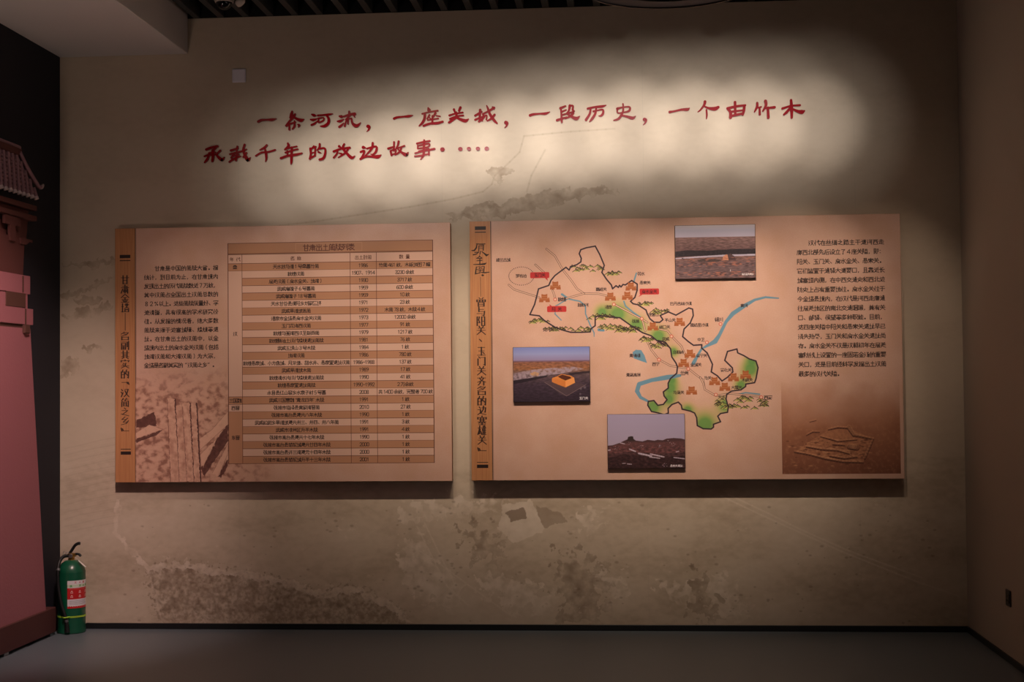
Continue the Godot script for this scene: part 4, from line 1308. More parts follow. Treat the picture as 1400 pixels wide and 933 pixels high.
const RUIN_LINES := [[1929,1410,11,2016,1427,10,2107,1452,13,2208,1471,11,2326,1475,10],[2247,1268,25,2274,1312,19,2329,1324,11,2388,1337,11],[1998,1380,10,2081,1395,13,2181,1404,11,2245,1423,10],[2250,1382,32,2291,1388,32],[2128,1279,8,2183,1267,10,2247,1272,10],[2388,1336,10,2336,1452,13],[2082,1320,8,2182,1349,8,2292,1340,8],[2154,1367,11,2218,1372,10],[2135,1437,10,2217,1451,11,2290,1442,10],[1999,1311,6,2036,1292,8,2073,1293,8],[2019,1232,5,2056,1223,5]]
const MURAL_RIDGE := [377,2988,349,3097,354,3178,409,3269,502,3359,562,3417,710,3399,825,3404,963,3435,1215,3462,1466,3515,1602,3568,1693,3568,1829,3541,1964,3594,2121,3669,2188,3744]
const MURAL_FOOT := [649,3750,603,3584,562,3417]
const MURAL_TRACKS := [[4075,2979,4312,3093,4483,3172,4782,3311,5206,3484,5459,3574],[4118,2970,4355,3084,4526,3172,4825,3307,5249,3466],[2814,3702,2548,3513,2370,3381,2192,3270],[2238,3159,2326,3337,2414,3514,2547,3637],[2283,3137,2380,3337,2468,3514]]
const MURAL_FORT := [2758,3027,2923,3001,2988,3107,3005,3196,2818,3257,2730,3169]
const MURAL_PIT := [2771,3071,2887,3045,2908,3103,2810,3129]
const MURAL_SHADE := [2953,3028,3108,3072,3152,3125,3005,3169]
const MURAL_PALE := [[2103,3070,2373,3026,2553,2995,2776,3010,2686,3071,2418,3093,2193,3137],[2124,3248,2260,3226,2370,3381,2548,3513,2458,3646,2279,3624,2145,3470],[3219,3073,3329,3082,3385,3170,3262,3183],[3303,3425,3457,3446,3478,3512,3565,3599,3477,3578,3368,3512],[2593,3469,2904,3491,3081,3579,3013,3689,2770,3645],[1786,3149,1832,3145,1877,3176,1822,3189],[3697,3512,3893,3520,3892,3621,3718,3577],[3981,3468,4068,3424,4153,3555,4259,3728,4086,3707]]
const MURAL_DARK := [[3894,3468,3981,3446,4064,3729,3890,3730],[3083,3337,3392,3381,3344,3731,3123,3732],[2551,3159,2729,3204,2773,3337,2549,3381]]
const MURAL_ROAD := [[1017,1340,1615,1283,2207,1204,2479,1160,2659,1119,2714,1075,2732,1022,2795,969,2886,882,2914,784],[2914,784,3200,763,3466,752],[2928,1124,2956,1027,3042,872]]
const MURAL_HILLS := [[2433,1285,2613,1235,2838,1167,3107,1110,3418,1103,3497,1136,3284,1167,3016,1229,2792,1283],[2678,1003,2795,956,2840,1015,2750,1067],[2388,1257,2568,1216,2748,1184,2793,1202,2568,1270],[9,1524,178,1499,342,1493,342,1520,131,1544],[9,1707,178,1655,319,1588,342,1611,178,1691,9,1753],[84,1735,225,1719,295,1757,131,1791],[14,1835,248,1783,342,1767,319,1812,37,1872],[0,2118,108,2101,122,2156,61,2210,0,2237],[131,2056,253,2021,271,2039,159,2074]]
const RAISED := [
	["一",-2.214,3.137,[[-564,-77,166,-365,9,153,6,26,128,291,20,179,564,77,64]]],
	["条",-2.041,3.131,[[-165,556,128,-211,368,204,-308,168,89],[17,396,115,-97,208,166,-353,-60,128,-570,-316,102],[-125,254,115,131,94,166,388,-3,230,570,60,64],[-536,-328,128,-296,-214,128,46,-100,77],[-342,-214,102,-342,-556,140],[-23,-31,89,-23,-345,140,-154,-533,89],[171,-259,64,274,-305,166,217,-419,64]]],
	["河",-1.873,3.129,[[-613,368,102,-470,311,191,-356,293,77],[-698,54,89,-527,26,166,-271,100,51],[-641,-288,128,-442,-202,140,-242,-31,51],[-242,293,115,128,311,115,470,339,140,698,373,51],[-214,111,102,128,140,89,100,-31,102,-185,-145,115,-185,54,102],[328,254,128,442,83,166,413,-202,191,185,-373,191,-88,-373,64]]],
	["流",-1.702,3.131,[[-601,197,102,-470,168,204,-356,168,77],[-727,-117,89,-556,-117,179,-328,-3,64],[-613,-470,153,-470,-373,140,-328,-231,51],[14,470,128,26,311,179],[-328,168,115,71,282,153,356,311,191],[71,225,102,-185,-3,89],[271,282,102,356,123,89],[-157,-31,89,-271,-430,128],[-54,-3,102,-66,-299,102],[157,26,115,214,-259,153,470,-430,217,727,-242,51],[-214,-31,77,157,54,77]]],
	["，流",-1.584,3.067,[[-3,165,217,88,120,166,31,-51,102,-88,-165,38]]],
	["一",-1.364,3.136,[[-584,-85,153,-385,-17,140,14,17,115,356,40,166,584,85,51]]],
	["座",-1.194,3.133,[[-160,547,102,-114,422,230],[-541,194,102,-171,279,102,427,365,115],[-370,194,166,-388,-91,166,-541,-376,153,-729,-547,77],[-85,108,128,-228,-120,89],[-142,23,77,-28,-120,89],[285,222,153,171,23,115,57,-120,77],[342,51,89,570,11,89],[103,51,115,85,-433,128],[-199,-205,89,456,-120,102],[-456,-547,140,-57,-422,140,399,-405,166,729,-319,128]]],
	["关",-1.022,3.140,[[-291,342,153,-234,171,115],[108,456,166,23,256,140],[-576,-17,128,-205,85,115,251,142,115],[-547,-228,115,-148,-85,115,279,-40,115],[-148,171,115,-177,-142,166,-604,-456,140],[-120,-171,140,194,-313,191,422,-370,217,604,-268,64]]],
	["城",-0.854,3.138,[[-670,-48,140,-271,180,128],[-356,293,166,-396,-276,140],[-670,-305,128,-271,-134,89],[-442,-419,140,-214,-248,128,-71,-105,89],[-214,37,102,157,208,128,499,407,153],[43,550,77,128,350,140,242,9,166,470,-333,179,670,-550,102],[-157,37,115,-242,-362,115],[-157,-105,89,43,-48,89,14,-305,102],[527,-20,140,328,-248,140,71,-390,77],[413,436,128,499,322,89]]],
	["，城",-0.733,3.070,[[-3,165,217,88,120,166,31,-51,102,-88,-165,38]]],
	["一",-0.524,3.136,[[-607,-94,166,-407,-37,153,-9,-9,115,333,-9,166,607,94,51]]],
	["段",-0.351,3.130,[[-476,356,166,-162,482,102],[-447,328,115,-419,-100,128,-407,-499,140],[-419,128,102,-134,242,102],[-419,-71,102,-134,14,102],[-692,-373,153,-362,-271,128,-105,-185,77],[94,499,166,37,214,128,-105,43,77],[94,499,102,293,470,115,265,242,128,379,157,64],[-77,14,102,322,100,115,151,-128,140,-191,-282,77],[-77,14,102,208,-185,153,493,-299,230,692,-157,51]]],
	["历",-0.183,3.128,[[-499,308,140,-100,393,128,356,422,166,613,490,64],[-328,308,128,-373,-6,140,-613,-376,166],[-157,137,115,128,194,89,413,222,115,425,-6,153,299,-148,128,157,-148,51],[14,308,115,-43,-6,140,-242,-319,166,-396,-490,77]]],
	["史",-0.010,3.133,[[-433,208,166,-91,293,102,308,293,115,279,66,140,-34,-20,89,-405,-48,102,-433,180,115],[-91,493,102,-74,237,115,-120,-48,128,-348,-390,153,-661,-493,64],[-234,-191,102,165,-288,153,479,-379,191,661,-276,64]]],
	["，史",0.110,3.068,[[-3,165,217,88,120,166,31,-51,102,-88,-165,38]]],
	["一",0.321,3.136,[[-588,-100,164,-322,-60,119,143,33,134,475,33,194,588,100,89]]],
	["个",0.493,3.132,[[-180,515,179,-233,316,149,-465,17,104,-612,-90,60],[-233,249,89,33,116,149,399,70,238,612,163,164],[-100,17,104,-80,-283,119,-106,-515,74]]],
	["由",0.663,3.130,[[-532,93,164,-366,-140,179,-366,-459,194],[-532,93,164,0,206,149,532,259,119],[465,226,164,432,-73,164,366,-306,149],[-332,-372,149,366,-239,149],[-266,-106,134,399,-40,104],[-86,459,164,-80,-273,149]]],
	["竹",0.830,3.128,[[-432,399,149,-445,166,164,-598,-133,89],[-465,100,89,-199,153,104],[-299,100,119,-286,-299,149],[66,499,194,86,233,164,-100,-100,104],[33,66,104,598,113,164],[199,100,149,219,-499,179]]],
	["木",1.002,3.127,[[-655,33,149,-123,186,119,396,213,119],[-136,532,149,-110,66,194,-110,-532,149],[-189,66,134,-389,-166,164,-575,-332,119],[-57,0,104,276,-166,194,509,-199,253,655,-133,89]]],
	["承",-2.549,2.932,[[-516,313,153,-174,427,153,197,496,153],[168,484,115,-88,228,128],[-117,256,140,-88,-142,166,-128,-399,166,-174,-456,64],[-345,85,102,54,142,89],[-316,-57,102,26,-17,89],[-641,-114,89,-402,-28,115,-316,57,89],[-356,-85,102,-459,-313,166,-618,-496,89],[385,228,128,197,57,128],[83,28,115,282,-199,179,482,-342,204,641,-188,51]]],
	["载",-2.388,2.935,[[-567,185,140,-123,311,115],[-151,425,128,-208,100,102],[-624,-43,115,162,128,115,419,242,89],[305,527,140,219,185,153,333,-128,179,504,-430,230,664,-271,51],[-493,-185,102,-66,-71,102],[-322,43,102,-550,-271,115],[-180,-14,102,-237,-442,140],[-664,-527,115,-350,-328,128,48,-185,77],[419,14,115,219,-242,115]]],
	["千",-2.226,2.930,[[80,513,140,-63,370,153,-348,228,89],[-604,-131,128,-262,57,115,194,97,115,604,211,115],[-23,256,115,34,-28,166,51,-313,140,-6,-513,51]]],
	["年",-2.063,2.924,[[-225,655,128,-180,484,179,-407,285,115],[-265,342,115,333,456,102],[-379,85,115,-9,199,102,390,285,102],[-265,199,102,-237,-85,115],[-664,-256,153,-237,-114,140,276,-57,166,664,28,89],[20,399,140,3,-171,166,-9,-513,140,-37,-655,51]]],
	["的",-1.899,2.933,[[-228,353,115,-399,182,115],[-456,211,153,-427,-131,140,-484,-416,153],[-427,182,102,-114,325,102],[-142,268,115,-171,-245,128],[-370,-74,89,-171,-17,89],[-484,-388,140,-171,-234,115],[131,484,128,114,268,140,-28,97,89],[114,182,102,427,211,128,484,-46,140,370,-388,166,114,-484,140],[57,-17,128,199,-74,64]]],
	["戍",-1.733,2.934,[[-313,302,166,-199,217,89],[-655,-11,153,-228,131,128,342,199,153],[0,427,128,-85,188,153,142,-125,166,456,-427,204,655,-325,64],[-427,17,128,-456,-154,115,-655,-393,128],[-313,-125,89,-171,-165,115],[285,188,102,57,-125,128,-370,-393,77]]],
	["边",-1.568,2.930,[[-464,242,204,-362,214,128],[-624,-43,140,-407,26,128,-464,-214,140,-647,-499,115],[-237,157,115,333,271,140,322,-43,153,134,-214,115,-9,-185,51],[123,499,140,77,185,153,-180,-128,115,-350,-271,64],[-635,-470,153,-293,-328,115,105,-339,140,447,-356,230,647,-242,51]]],
	["故",-1.397,2.943,[[-618,0,153,-248,114,115],[-259,399,115,-276,-142,115],[-476,-171,128,-419,-427,128],[-476,-142,102,-162,-57,102,-191,-342,102],[-419,-382,89,-162,-313,89],[26,427,140,-20,199,128,-134,0,89],[-77,0,89,379,142,115],[208,85,102,94,-199,128,-191,-399,89],[-20,-57,89,208,-256,140,493,-399,230,618,-256,64]]],
	["事",-1.234,2.931,[[-479,390,115,-80,476,115,319,533,115],[-23,590,115,-51,-9,153,-80,-350,140,-251,-590,77],[-422,276,89,-422,77,102],[-393,248,89,262,362,102,205,162,102,-393,77,89],[-365,-94,89,262,48,102],[262,48,102,262,-322,115],[-581,-208,115,-80,-94,102,604,37,140],[-604,-396,115,-194,-350,102,262,-265,89]]],
	["·0",-1.124,2.930,[[-12,0,267,12,0,267]]],
	["·1",-1.014,2.930,[[-12,0,258,12,0,258]]],
	["·2",-0.961,2.930,[[-12,0,240,12,0,240]]],
	["·3",-0.906,2.930,[[-12,0,240,12,0,240]]],
	["·4",-0.852,2.929,[[-12,0,258,12,0,258]]],
]

# ---- strokes of the printed characters, on a grid of 12 by 12 (x to the right, y down); the rest are put together from these
const STROKES := {
"塞":[[6,0,6,1],[0,4,0,2,12,2,12,4],[1,4,11,4],[2,6,10,6],[4,3,4,8],[8,3,8,8],[0,8,12,8],[4,8,1,10],[8,8,11,10],[3,10,9,10],[6,9,6,12],[1,12,11,12]],"简":[[3,0,1,3],[2,1,5,1],[8,0,6,3],[7,1,11,1],[1,4,2,5],[1,6,1,12],[4,4,11,4,11,12,9,11],[4,6,8,6,8,11,4,11,4,6],[4,8,8,8]],
"一":[[0,6,12,6]],"二":[[2,3,10,3],[0,10,12,10]],"三":[[1,2,11,2],[2,6,10,6],[0,11,12,11]],"十":[[0,5,12,5],[6,0,6,12]],"七":[[0,6,12,4],[5,0,5,11,11,11,11,9]],
"八":[[4,2,0,11],[7,1,9,6,12,11]],"人":[[6,0,5,5,0,12],[6,4,12,12]],"大":[[0,4,12,4],[6,0,5,6,0,12],[6,5,12,12]],"天":[[1,1,11,1],[0,5,12,5],[6,1,5,7,0,12],[6,6,12,12]],
"土":[[2,4,10,4],[6,0,6,12],[0,12,12,12]],"士":[[0,4,12,4],[6,0,6,11],[2,11,10,11]],"干":[[1,1,11,1],[0,6,12,6],[6,1,6,12]],"于":[[1,1,11,1],[0,6,12,6],[6,1,6,12,4,11]],
"王":[[1,1,11,1],[2,6,10,6],[0,12,12,12],[6,1,6,12]],"玉":[[1,1,11,1],[2,6,10,6],[0,12,12,12],[6,1,6,12],[8,8,10,10]],"主":[[5,0,7,2],[1,3,11,3],[2,7,10,7],[0,12,12,12],[6,3,6,12]],
"木":[[0,4,12,4],[6,0,6,12],[6,4,0,11],[6,4,12,11]],"术":[[0,4,12,4],[6,0,6,12],[6,4,0,11],[6,4,12,11],[9,0,11,2]],"东":[[1,2,11,2],[5,0,2,6,11,6],[7,4,7,12,5,11],[4,8,1,11],[9,8,12,11]],
"水":[[6,0,6,12,4,11],[0,4,4,4,0,11],[11,2,7,5],[6,4,12,11]],"永":[[5,0,7,1],[3,3,6,3,6,12,4,11],[0,6,4,6,0,11],[11,3,7,6],[6,5,12,11]],"火":[[2,3,3,6],[10,3,8,6],[6,0,6,5,0,12],[6,6,12,12]],
"口":[[1,1,11,1,11,11,1,11,1,1]],"囗":[[0,0,12,0,12,12,0,12,0,0]],"日":[[2,0,10,0,10,12,2,12,2,0],[2,6,10,6]],"目":[[2,0,10,0,10,12,2,12,2,0],[2,4,10,4],[2,8,10,8]],
"田":[[1,1,11,1,11,11,1,11,1,1],[1,6,11,6],[6,1,6,11]],"由":[[1,4,11,4,11,12,1,12,1,4],[1,8,11,8],[6,0,6,12]],"中":[[1,3,11,3,11,8,1,8,1,3],[6,0,6,12]],"山":[[6,0,6,11],[1,4,1,11,11,11,11,4]],
"出":[[6,0,6,11],[2,1,2,5,10,5,10,1],[1,7,1,12,11,12,11,7]],"川":[[2,1,2,8,0,12],[6,1,6,10],[11,0,11,12]],"小":[[6,0,6,12,4,11],[3,4,0,9],[9,4,12,9]],"子":[[2,1,10,1,6,5],[6,5,6,12,4,11],[0,6,12,6]],
"女":[[5,0,2,7,10,12],[9,3,7,8,1,12],[0,4,12,4]],"又":[[1,1,10,1,7,7,0,12],[2,3,6,8,12,12]],"力":[[1,3,11,3,10,11,7,11],[6,0,5,6,0,12]],"刀":[[1,1,11,1,10,11,7,10],[5,1,4,7,0,12]],
"刂":[[3,1,3,8],[10,0,10,12,7,11]],"亻":[[9,0,5,5,0,8],[6,4,6,12]],"彳":[[9,0,1,4],[10,4,0,8],[6,6,6,12]],"氵":[[2,1,7,3],[0,5,5,7],[1,12,9,6]],"冫":[[2,2,7,5],[1,11,9,6]],
"扌":[[0,3,12,3],[7,0,7,12,3,11],[0,9,12,6]],"钅":[[6,0,0,4],[3,3,11,3],[2,6,10,6],[0,8,12,8],[6,6,6,12,11,9]],"纟":[[7,0,1,4,7,4,0,8,9,7],[0,12,11,10]],"讠":[[3,0,7,2],[0,5,6,5,6,12,12,9]],
"阝":[[1,0,1,12],[1,0,9,0,6,4,10,8,3,8]],"马":[[1,1,9,1,8,5],[3,1,2,5,11,5,10,12,7,11],[0,9,8,9]],"石":[[0,1,12,1],[6,1,4,5,0,9],[4,6,11,6,11,12,4,12,4,6]],"禾":[[9,0,2,2],[0,4,12,4],[6,1,6,12],[6,4,0,10],[6,4,12,10]],
"米":[[2,1,4,4],[10,1,8,4],[0,6,12,6],[6,0,6,12],[6,6,0,12],[6,6,12,12]],"片":[[3,0,3,6,0,12],[8,0,8,4],[3,4,11,4],[3,7,9,7,9,12]],"月":[[2,0,10,0,10,12,8,11],[2,0,2,7,0,12],[2,4,10,4],[2,8,10,8]],
"耳":[[0,0,12,0],[2,0,2,10],[10,0,10,12],[2,3,10,3],[2,6,10,6],[0,10,12,9]],"酉":[[0,0,12,0],[1,3,11,3,11,12,1,12,1,3],[4,0,4,6,2,8],[8,0,8,7,10,7],[1,9,11,9]],"⻊":[[2,0,10,0,10,4,2,4,2,0],[6,4,6,11],[6,7,11,7],[2,6,2,11],[0,12,12,10]],
"宀":[[6,0,6,3],[0,8,0,3,12,3,11,8]],"穴":[[6,0,6,2],[0,5,0,2,12,2,11,5],[4,5,1,10],[8,5,9,8,12,9]],"艹":[[0,5,12,5],[4,0,4,11],[8,0,8,11]],"⺮":[[3,0,0,6],[2,3,6,3],[4,4,5,9],[8,0,6,6],[8,3,12,3],[9,4,10,9]],
"竹":[[3,0,0,5],[1,4,5,4],[3,4,3,12],[8,0,6,5],[7,4,12,4],[9,4,9,12,7,11]],"⻗":[[1,0,11,0],[0,8,0,3,12,3,12,8],[6,0,6,11],[2,5,4,6],[2,8,4,9],[8,5,10,6],[8,8,10,9]],"广":[[6,0,6,2],[1,2,12,2],[1,2,1,7,0,12]],
"厂":[[1,1,12,1],[1,1,1,7,0,12]],"尸":[[2,1,11,1,11,5,2,5],[2,1,2,7,0,12]],"户":[[5,0,7,1],[2,3,11,3,11,6,2,6],[2,3,2,8,0,12]],"门":[[2,0,4,2],[1,3,1,12],[5,1,11,1,11,12,9,11]],"匚":[[11,1,1,1,1,11,12,11]],
"辶":[[2,1,4,3],[0,5,4,5,4,9,0,12],[3,10,12,12]],"廴":[[1,1,5,1,2,5,5,5,0,12],[1,7,12,12]],"走":[[2,2,10,2],[6,0,6,5],[0,5,12,5],[6,5,6,11],[6,8,11,8],[3,7,0,12],[2,10,12,12]],"弋":[[0,4,12,3],[6,0,8,8,12,12,12,9],[9,0,11,2]],
"弓":[[1,0,10,0,10,4,1,4,1,8,10,8,9,12,6,11]],"攵":[[5,0,0,6],[3,3,12,3],[10,3,7,8,0,12],[3,5,7,9,12,12]],"夂":[[5,0,0,5],[4,2,10,2,6,7,0,10],[3,4,12,10]],"夕":[[5,0,0,6],[4,2,11,2,8,8,0,12],[4,5,7,7]],
"贝":[[2,0,10,0,10,8],[2,0,2,8],[6,2,5,8,0,12],[7,8,12,12]],"见":[[2,0,10,0,10,7],[2,0,2,7],[6,2,5,8,0,12],[7,5,7,11,12,11,12,9]],"儿":[[4,0,4,6,0,12],[8,0,8,11,12,11,12,9]],"几":[[3,1,3,7,0,12],[3,1,9,1,9,11,12,11,12,9]],
"匕":[[10,3,2,6],[2,0,2,11,11,11,11,9]],"止":[[6,0,6,11],[6,5,11,5],[2,4,2,11],[0,11,12,11]],"立":[[6,0,6,2],[1,3,11,3],[3,5,4,10],[9,5,8,10],[0,12,12,12]],"白":[[6,0,4,3],[1,3,11,3,11,12,1,12,1,3],[1,7,11,7]],
"皿":[[1,1,11,1,11,11],[1,1,1,11],[4,1,4,11],[8,1,8,11],[0,11,12,11]],"罒":[[0,1,12,1,12,10,0,10,0,1],[4,1,4,10],[8,1,8,10]],"隹":[[4,0,0,6],[2,4,2,12],[7,0,8,2],[2,3,12,3],[2,6,11,6],[2,9,11,9],[2,12,12,12],[7,3,7,12]],
"豕":[[0,0,12,0],[6,0,0,5],[4,3,7,7,6,12,4,11],[6,6,0,9],[7,8,0,12],[11,3,8,6,12,11]],"厶":[[5,0,1,10,10,9],[8,6,12,12]],"寸":[[0,3,12,3],[8,0,8,12,5,11],[3,6,5,8]],"可":[[0,1,12,1],[2,4,7,4,7,8,2,8,2,4],[10,1,10,12,8,11]],
"且":[[3,0,9,0,9,12],[3,0,3,12],[3,4,9,4],[3,8,9,8],[0,12,12,12]],"其":[[0,3,12,3],[3,0,3,9],[9,0,9,9],[3,5,9,5],[3,7,9,7],[0,9,12,9],[4,10,1,12],[8,10,11,12]],"甘":[[0,3,12,3],[3,0,3,12,9,12,9,0],[3,7,9,7]],
"至":[[1,0,11,0],[5,0,2,4,9,4],[8,2,11,5],[2,8,10,8],[6,5,6,12],[0,12,12,12]],"不":[[0,1,12,1],[7,1,0,8],[6,4,6,12],[7,5,12,8]],"上":[[6,0,6,12],[6,5,11,5],[0,12,12,12]],"万":[[0,1,12,1],[5,1,4,7,0,12],[4,5,11,5,10,12,7,11]],
"丁":[[0,1,12,1],[6,1,6,12,4,11]],"了":[[2,1,10,1,6,5],[6,5,6,12,4,11]],"与":[[3,0,3,6,11,6,10,12,7,11],[3,3,10,3],[0,9,8,9]],"五":[[1,1,11,1],[5,1,4,12],[2,6,9,6,9,12],[0,12,12,12]],"井":[[1,4,11,4],[0,8,12,8],[4,0,4,8,1,12],[8,0,8,12]],
"丝":[[4,0,1,4,5,4,0,8,5,8],[9,0,7,4,11,4,6,8,12,8],[0,12,12,12]],"丹":[[2,0,10,0,10,12,8,11],[2,0,2,7,0,12],[0,6,12,6],[6,2,6,4]],"为":[[3,1,4,3],[1,4,11,4,10,12,7,11],[7,0,5,7,0,12],[6,7,8,9]],"之":[[5,0,7,2],[1,4,10,4,2,10],[0,9,4,10,12,12]],
"乡":[[6,0,1,4,7,4],[10,2,3,8,9,8],[11,6,8,10,0,12]],"乌":[[6,0,4,2],[2,2,10,2,9,5,7,5],[2,2,2,7,11,7,10,12,8,12],[0,10,8,10]],"今":[[6,0,0,6],[6,0,12,6],[5,4,7,5],[2,7,9,7,5,12]],"以":[[2,1,2,10,5,7],[5,2,7,4],[10,0,9,7,4,12],[8,8,12,12]],
"先":[[4,0,1,4],[2,2,10,2],[6,0,6,6],[0,6,12,6],[4,6,4,9,0,12],[8,6,8,11,12,11,12,9]],"龸":[[6,0,6,4],[2,1,4,4],[10,1,8,4],[0,10,0,6,12,6,11,10]],"兰":[[3,0,4,3],[9,0,8,3],[1,4,11,4],[2,8,10,8],[0,12,12,12]],
"共":[[1,3,11,3],[4,0,4,8],[8,0,8,8],[0,8,12,8],[4,9,1,12],[8,9,11,12]],"关":[[3,0,4,2],[9,0,8,2],[1,3,11,3],[0,6,12,6],[6,3,5,8,0,12],[6,7,12,12]],"兴":[[2,1,3,4],[6,0,6,4],[10,1,9,4],[0,6,12,6],[4,8,0,12],[8,8,12,12]],
"具":[[3,0,9,0,9,9],[3,0,3,9],[3,3,9,3],[3,6,9,6],[0,9,12,9],[4,10,1,12],[8,10,11,12]],"兼":[[3,0,4,2],[9,0,8,2],[1,3,11,3],[2,5,10,5,10,9,2,9],[0,7,12,7],[4,3,4,12],[8,3,8,12],[4,9,0,12],[8,9,12,12]],
"内":[[1,12,1,3,11,3,11,12,9,11],[6,0,5,6,2,9],[6,5,9,9]],"京":[[6,0,6,1],[0,2,12,2],[3,4,9,4,9,7,3,7,3,4],[6,7,6,12,4,11],[3,9,1,11],[9,9,11,11]],"歹":[[0,1,12,1],[6,1,1,7],[5,4,11,4,7,9,0,12],[4,6,6,8]],
"文":[[6,0,6,2],[0,3,12,3],[9,3,6,8,0,12],[3,3,6,8,12,12]],"衤":[[5,0,7,1],[1,3,10,3,0,9],[6,6,6,12],[10,5,7,7],[7,7,11,9]],"䒑":[[3,0,4,4],[9,0,8,4],[0,8,12,8]],"革":[[0,2,12,2],[4,0,4,4,8,4,8,0],[2,5,10,5,10,8,2,8,2,5],[0,10,12,10],[6,4,6,12]],
"包":[[4,0,0,5],[3,2,11,2,10,8,8,8],[2,5,8,5,8,8,2,8],[2,5,2,12,12,12,12,10]],"北":[[4,0,4,12],[0,4,4,4],[0,11,4,9],[8,0,8,11,12,11,12,9],[12,3,8,5]],"区":[[12,1,1,1,1,12,12,12],[9,3,3,10],[4,4,9,10]],"矢":[[4,0,1,4],[3,2,10,2],[0,6,12,6],[6,2,5,8,0,12],[6,7,12,12]],
"卅":[[0,5,12,5],[3,0,3,8,0,12],[6,0,6,12],[10,0,10,12]],"廿":[[0,3,12,3],[3,0,3,12,9,12,9,0]],"升":[[6,0,1,2],[0,6,12,6],[4,1,4,7,1,12],[9,0,9,12]],"南":[[0,2,12,2],[6,0,6,4],[1,12,1,4,11,4,11,12,9,11],[4,5,5,7],[8,5,7,7],[3,7,9,7],[2,9,10,9],[6,7,6,12]],
"⺊":[[5,0,5,12],[5,6,12,6]],"卫":[[1,1,10,1,9,7,7,6],[5,1,5,12],[0,12,12,12]],"艮":[[2,0,10,0,10,6,2,6],[2,3,10,3],[2,0,2,12,6,10],[10,7,7,9],[5,6,12,12]],"卩":[[2,1,10,1,10,7,8,7],[2,1,2,12]],
"发":[[3,1,2,4,11,4],[6,0,4,7,0,12],[4,6,10,6,6,11,2,12],[5,8,12,12],[9,0,11,2]],"史":[[1,3,11,3,11,7,1,7,1,3],[6,0,6,7,0,12],[3,8,12,12]],"丂":[[0,1,12,1],[4,1,3,5,10,5,9,12,6,11]],"后":[[11,0,2,2],[2,2,2,7,0,12],[2,5,12,5],[4,8,11,8,11,12,4,12,4,8]],
"矦":[[1,0,9,0,9,3],[0,3,12,3],[3,4,0,7],[2,6,11,6],[0,8,12,8],[6,6,5,9,0,12],[6,9,12,12]],"角":[[5,0,1,4],[4,2,9,2,7,4],[2,4,10,4,10,12,8,11],[2,4,2,8,0,12],[2,7,10,7],[2,10,10,10],[6,4,6,12]],"四":[[1,1,11,1,11,11,1,11,1,1],[4,1,4,6,2,8],[8,1,8,7,11,7]],
"⺀":[[4,1,8,4],[3,7,8,11]],"卷":[[3,0,4,2],[9,0,8,2],[1,3,11,3],[0,6,12,6],[6,0,5,6,0,10],[7,6,12,9],[4,8,9,8,9,10,4,10],[4,8,4,12,11,12]],"在":[[0,3,12,3],[6,0,4,5,0,9],[3,7,3,12],[6,7,12,7],[9,4,9,12],[5,12,12,12]],
"也":[[0,5,11,3,11,8,9,8],[5,0,5,9],[2,2,2,11,12,11,12,9]],"皮":[[1,2,11,2,10,4],[1,2,1,7,0,12],[6,0,6,5],[1,5,9,5,7,9,2,12],[4,7,12,12]],"成":[[1,3,12,3],[1,3,1,8,0,12],[1,6,5,6,5,10,3,10],[7,0,8,8,12,12,12,9],[11,6,6,12],[9,0,11,2]],
"𡨄":[[0,3,12,3],[1,6,11,6],[4,1,4,8],[8,1,8,8],[0,9,12,9],[4,9,0,12],[8,9,12,12]],"享":[[6,0,6,1],[0,2,12,2],[3,4,9,4,9,6,3,6,3,4],[2,8,10,8,6,9],[6,9,6,12,4,12],[0,10,12,10]],"失":[[3,1,1,4],[2,3,10,3],[0,6,12,6],[6,0,6,6,0,12],[6,6,12,12]],
"威":[[1,2,12,2],[1,2,1,8,0,12],[7,0,8,8,12,12,12,9],[11,5,7,11],[9,0,11,1],[2,5,6,5],[4,4,3,8,6,11],[6,6,5,9,2,11]],"存":[[0,3,12,3],[6,0,4,5,0,9],[3,7,3,12],[6,5,11,5,9,7],[9,7,9,12,7,11],[5,9,12,9]],"⺍":[[2,0,3,3],[6,0,6,3],[10,0,9,3],[0,8,0,4,12,4,11,8]],
"示":[[2,1,10,1],[0,5,12,5],[6,5,6,12,4,11],[3,7,0,11],[9,7,12,11]],"头":[[3,0,5,2],[2,3,4,5],[0,7,12,7],[7,0,6,7,0,12],[7,8,12,12]],"尚":[[6,0,6,3],[2,0,4,3],[10,0,8,3],[1,12,1,4,11,4,11,12,9,11],[4,7,8,7,8,10,4,10,4,7]],
"尺":[[2,1,10,1,10,5,2,5],[2,1,2,7,0,12],[6,5,12,12]],"令":[[6,0,0,6],[6,0,12,6],[5,4,7,5],[2,7,10,7,6,10],[4,9,8,12]],"夹":[[1,2,11,2],[3,4,4,6],[9,4,8,6],[0,7,12,7],[6,0,5,8,0,12],[6,8,12,12]],"谷":[[4,0,1,3],[8,0,11,3],[6,2,0,7],[6,3,12,7],[3,8,9,8,9,12,3,12,3,8]],
"州":[[3,0,3,8,1,12],[7,0,7,10],[11,0,11,12],[0,4,1,7],[5,4,5,7],[9,4,9,7]],"已":[[1,1,10,1,10,6,1,6],[1,4,1,11,11,11,11,9]],"巴":[[1,1,10,1,10,6,1,6],[5,1,5,6],[1,1,1,11,11,11,11,9]],"市":[[6,0,6,2],[0,3,12,3],[2,11,2,5,10,5,10,10,8,10],[6,3,6,12]],
"布":[[0,2,12,2],[6,0,4,4,0,8],[3,12,3,6,11,6,11,11,9,11],[7,4,7,12]],"巾":[[1,10,1,3,11,3,11,10,9,10],[6,0,6,12]],"平":[[1,1,11,1],[3,3,4,5],[9,3,8,5],[0,7,12,7],[6,1,6,12]],"年":[[4,0,0,4],[3,2,11,2],[3,5,10,5],[3,5,3,8],[0,8,12,8],[7,2,7,12]],
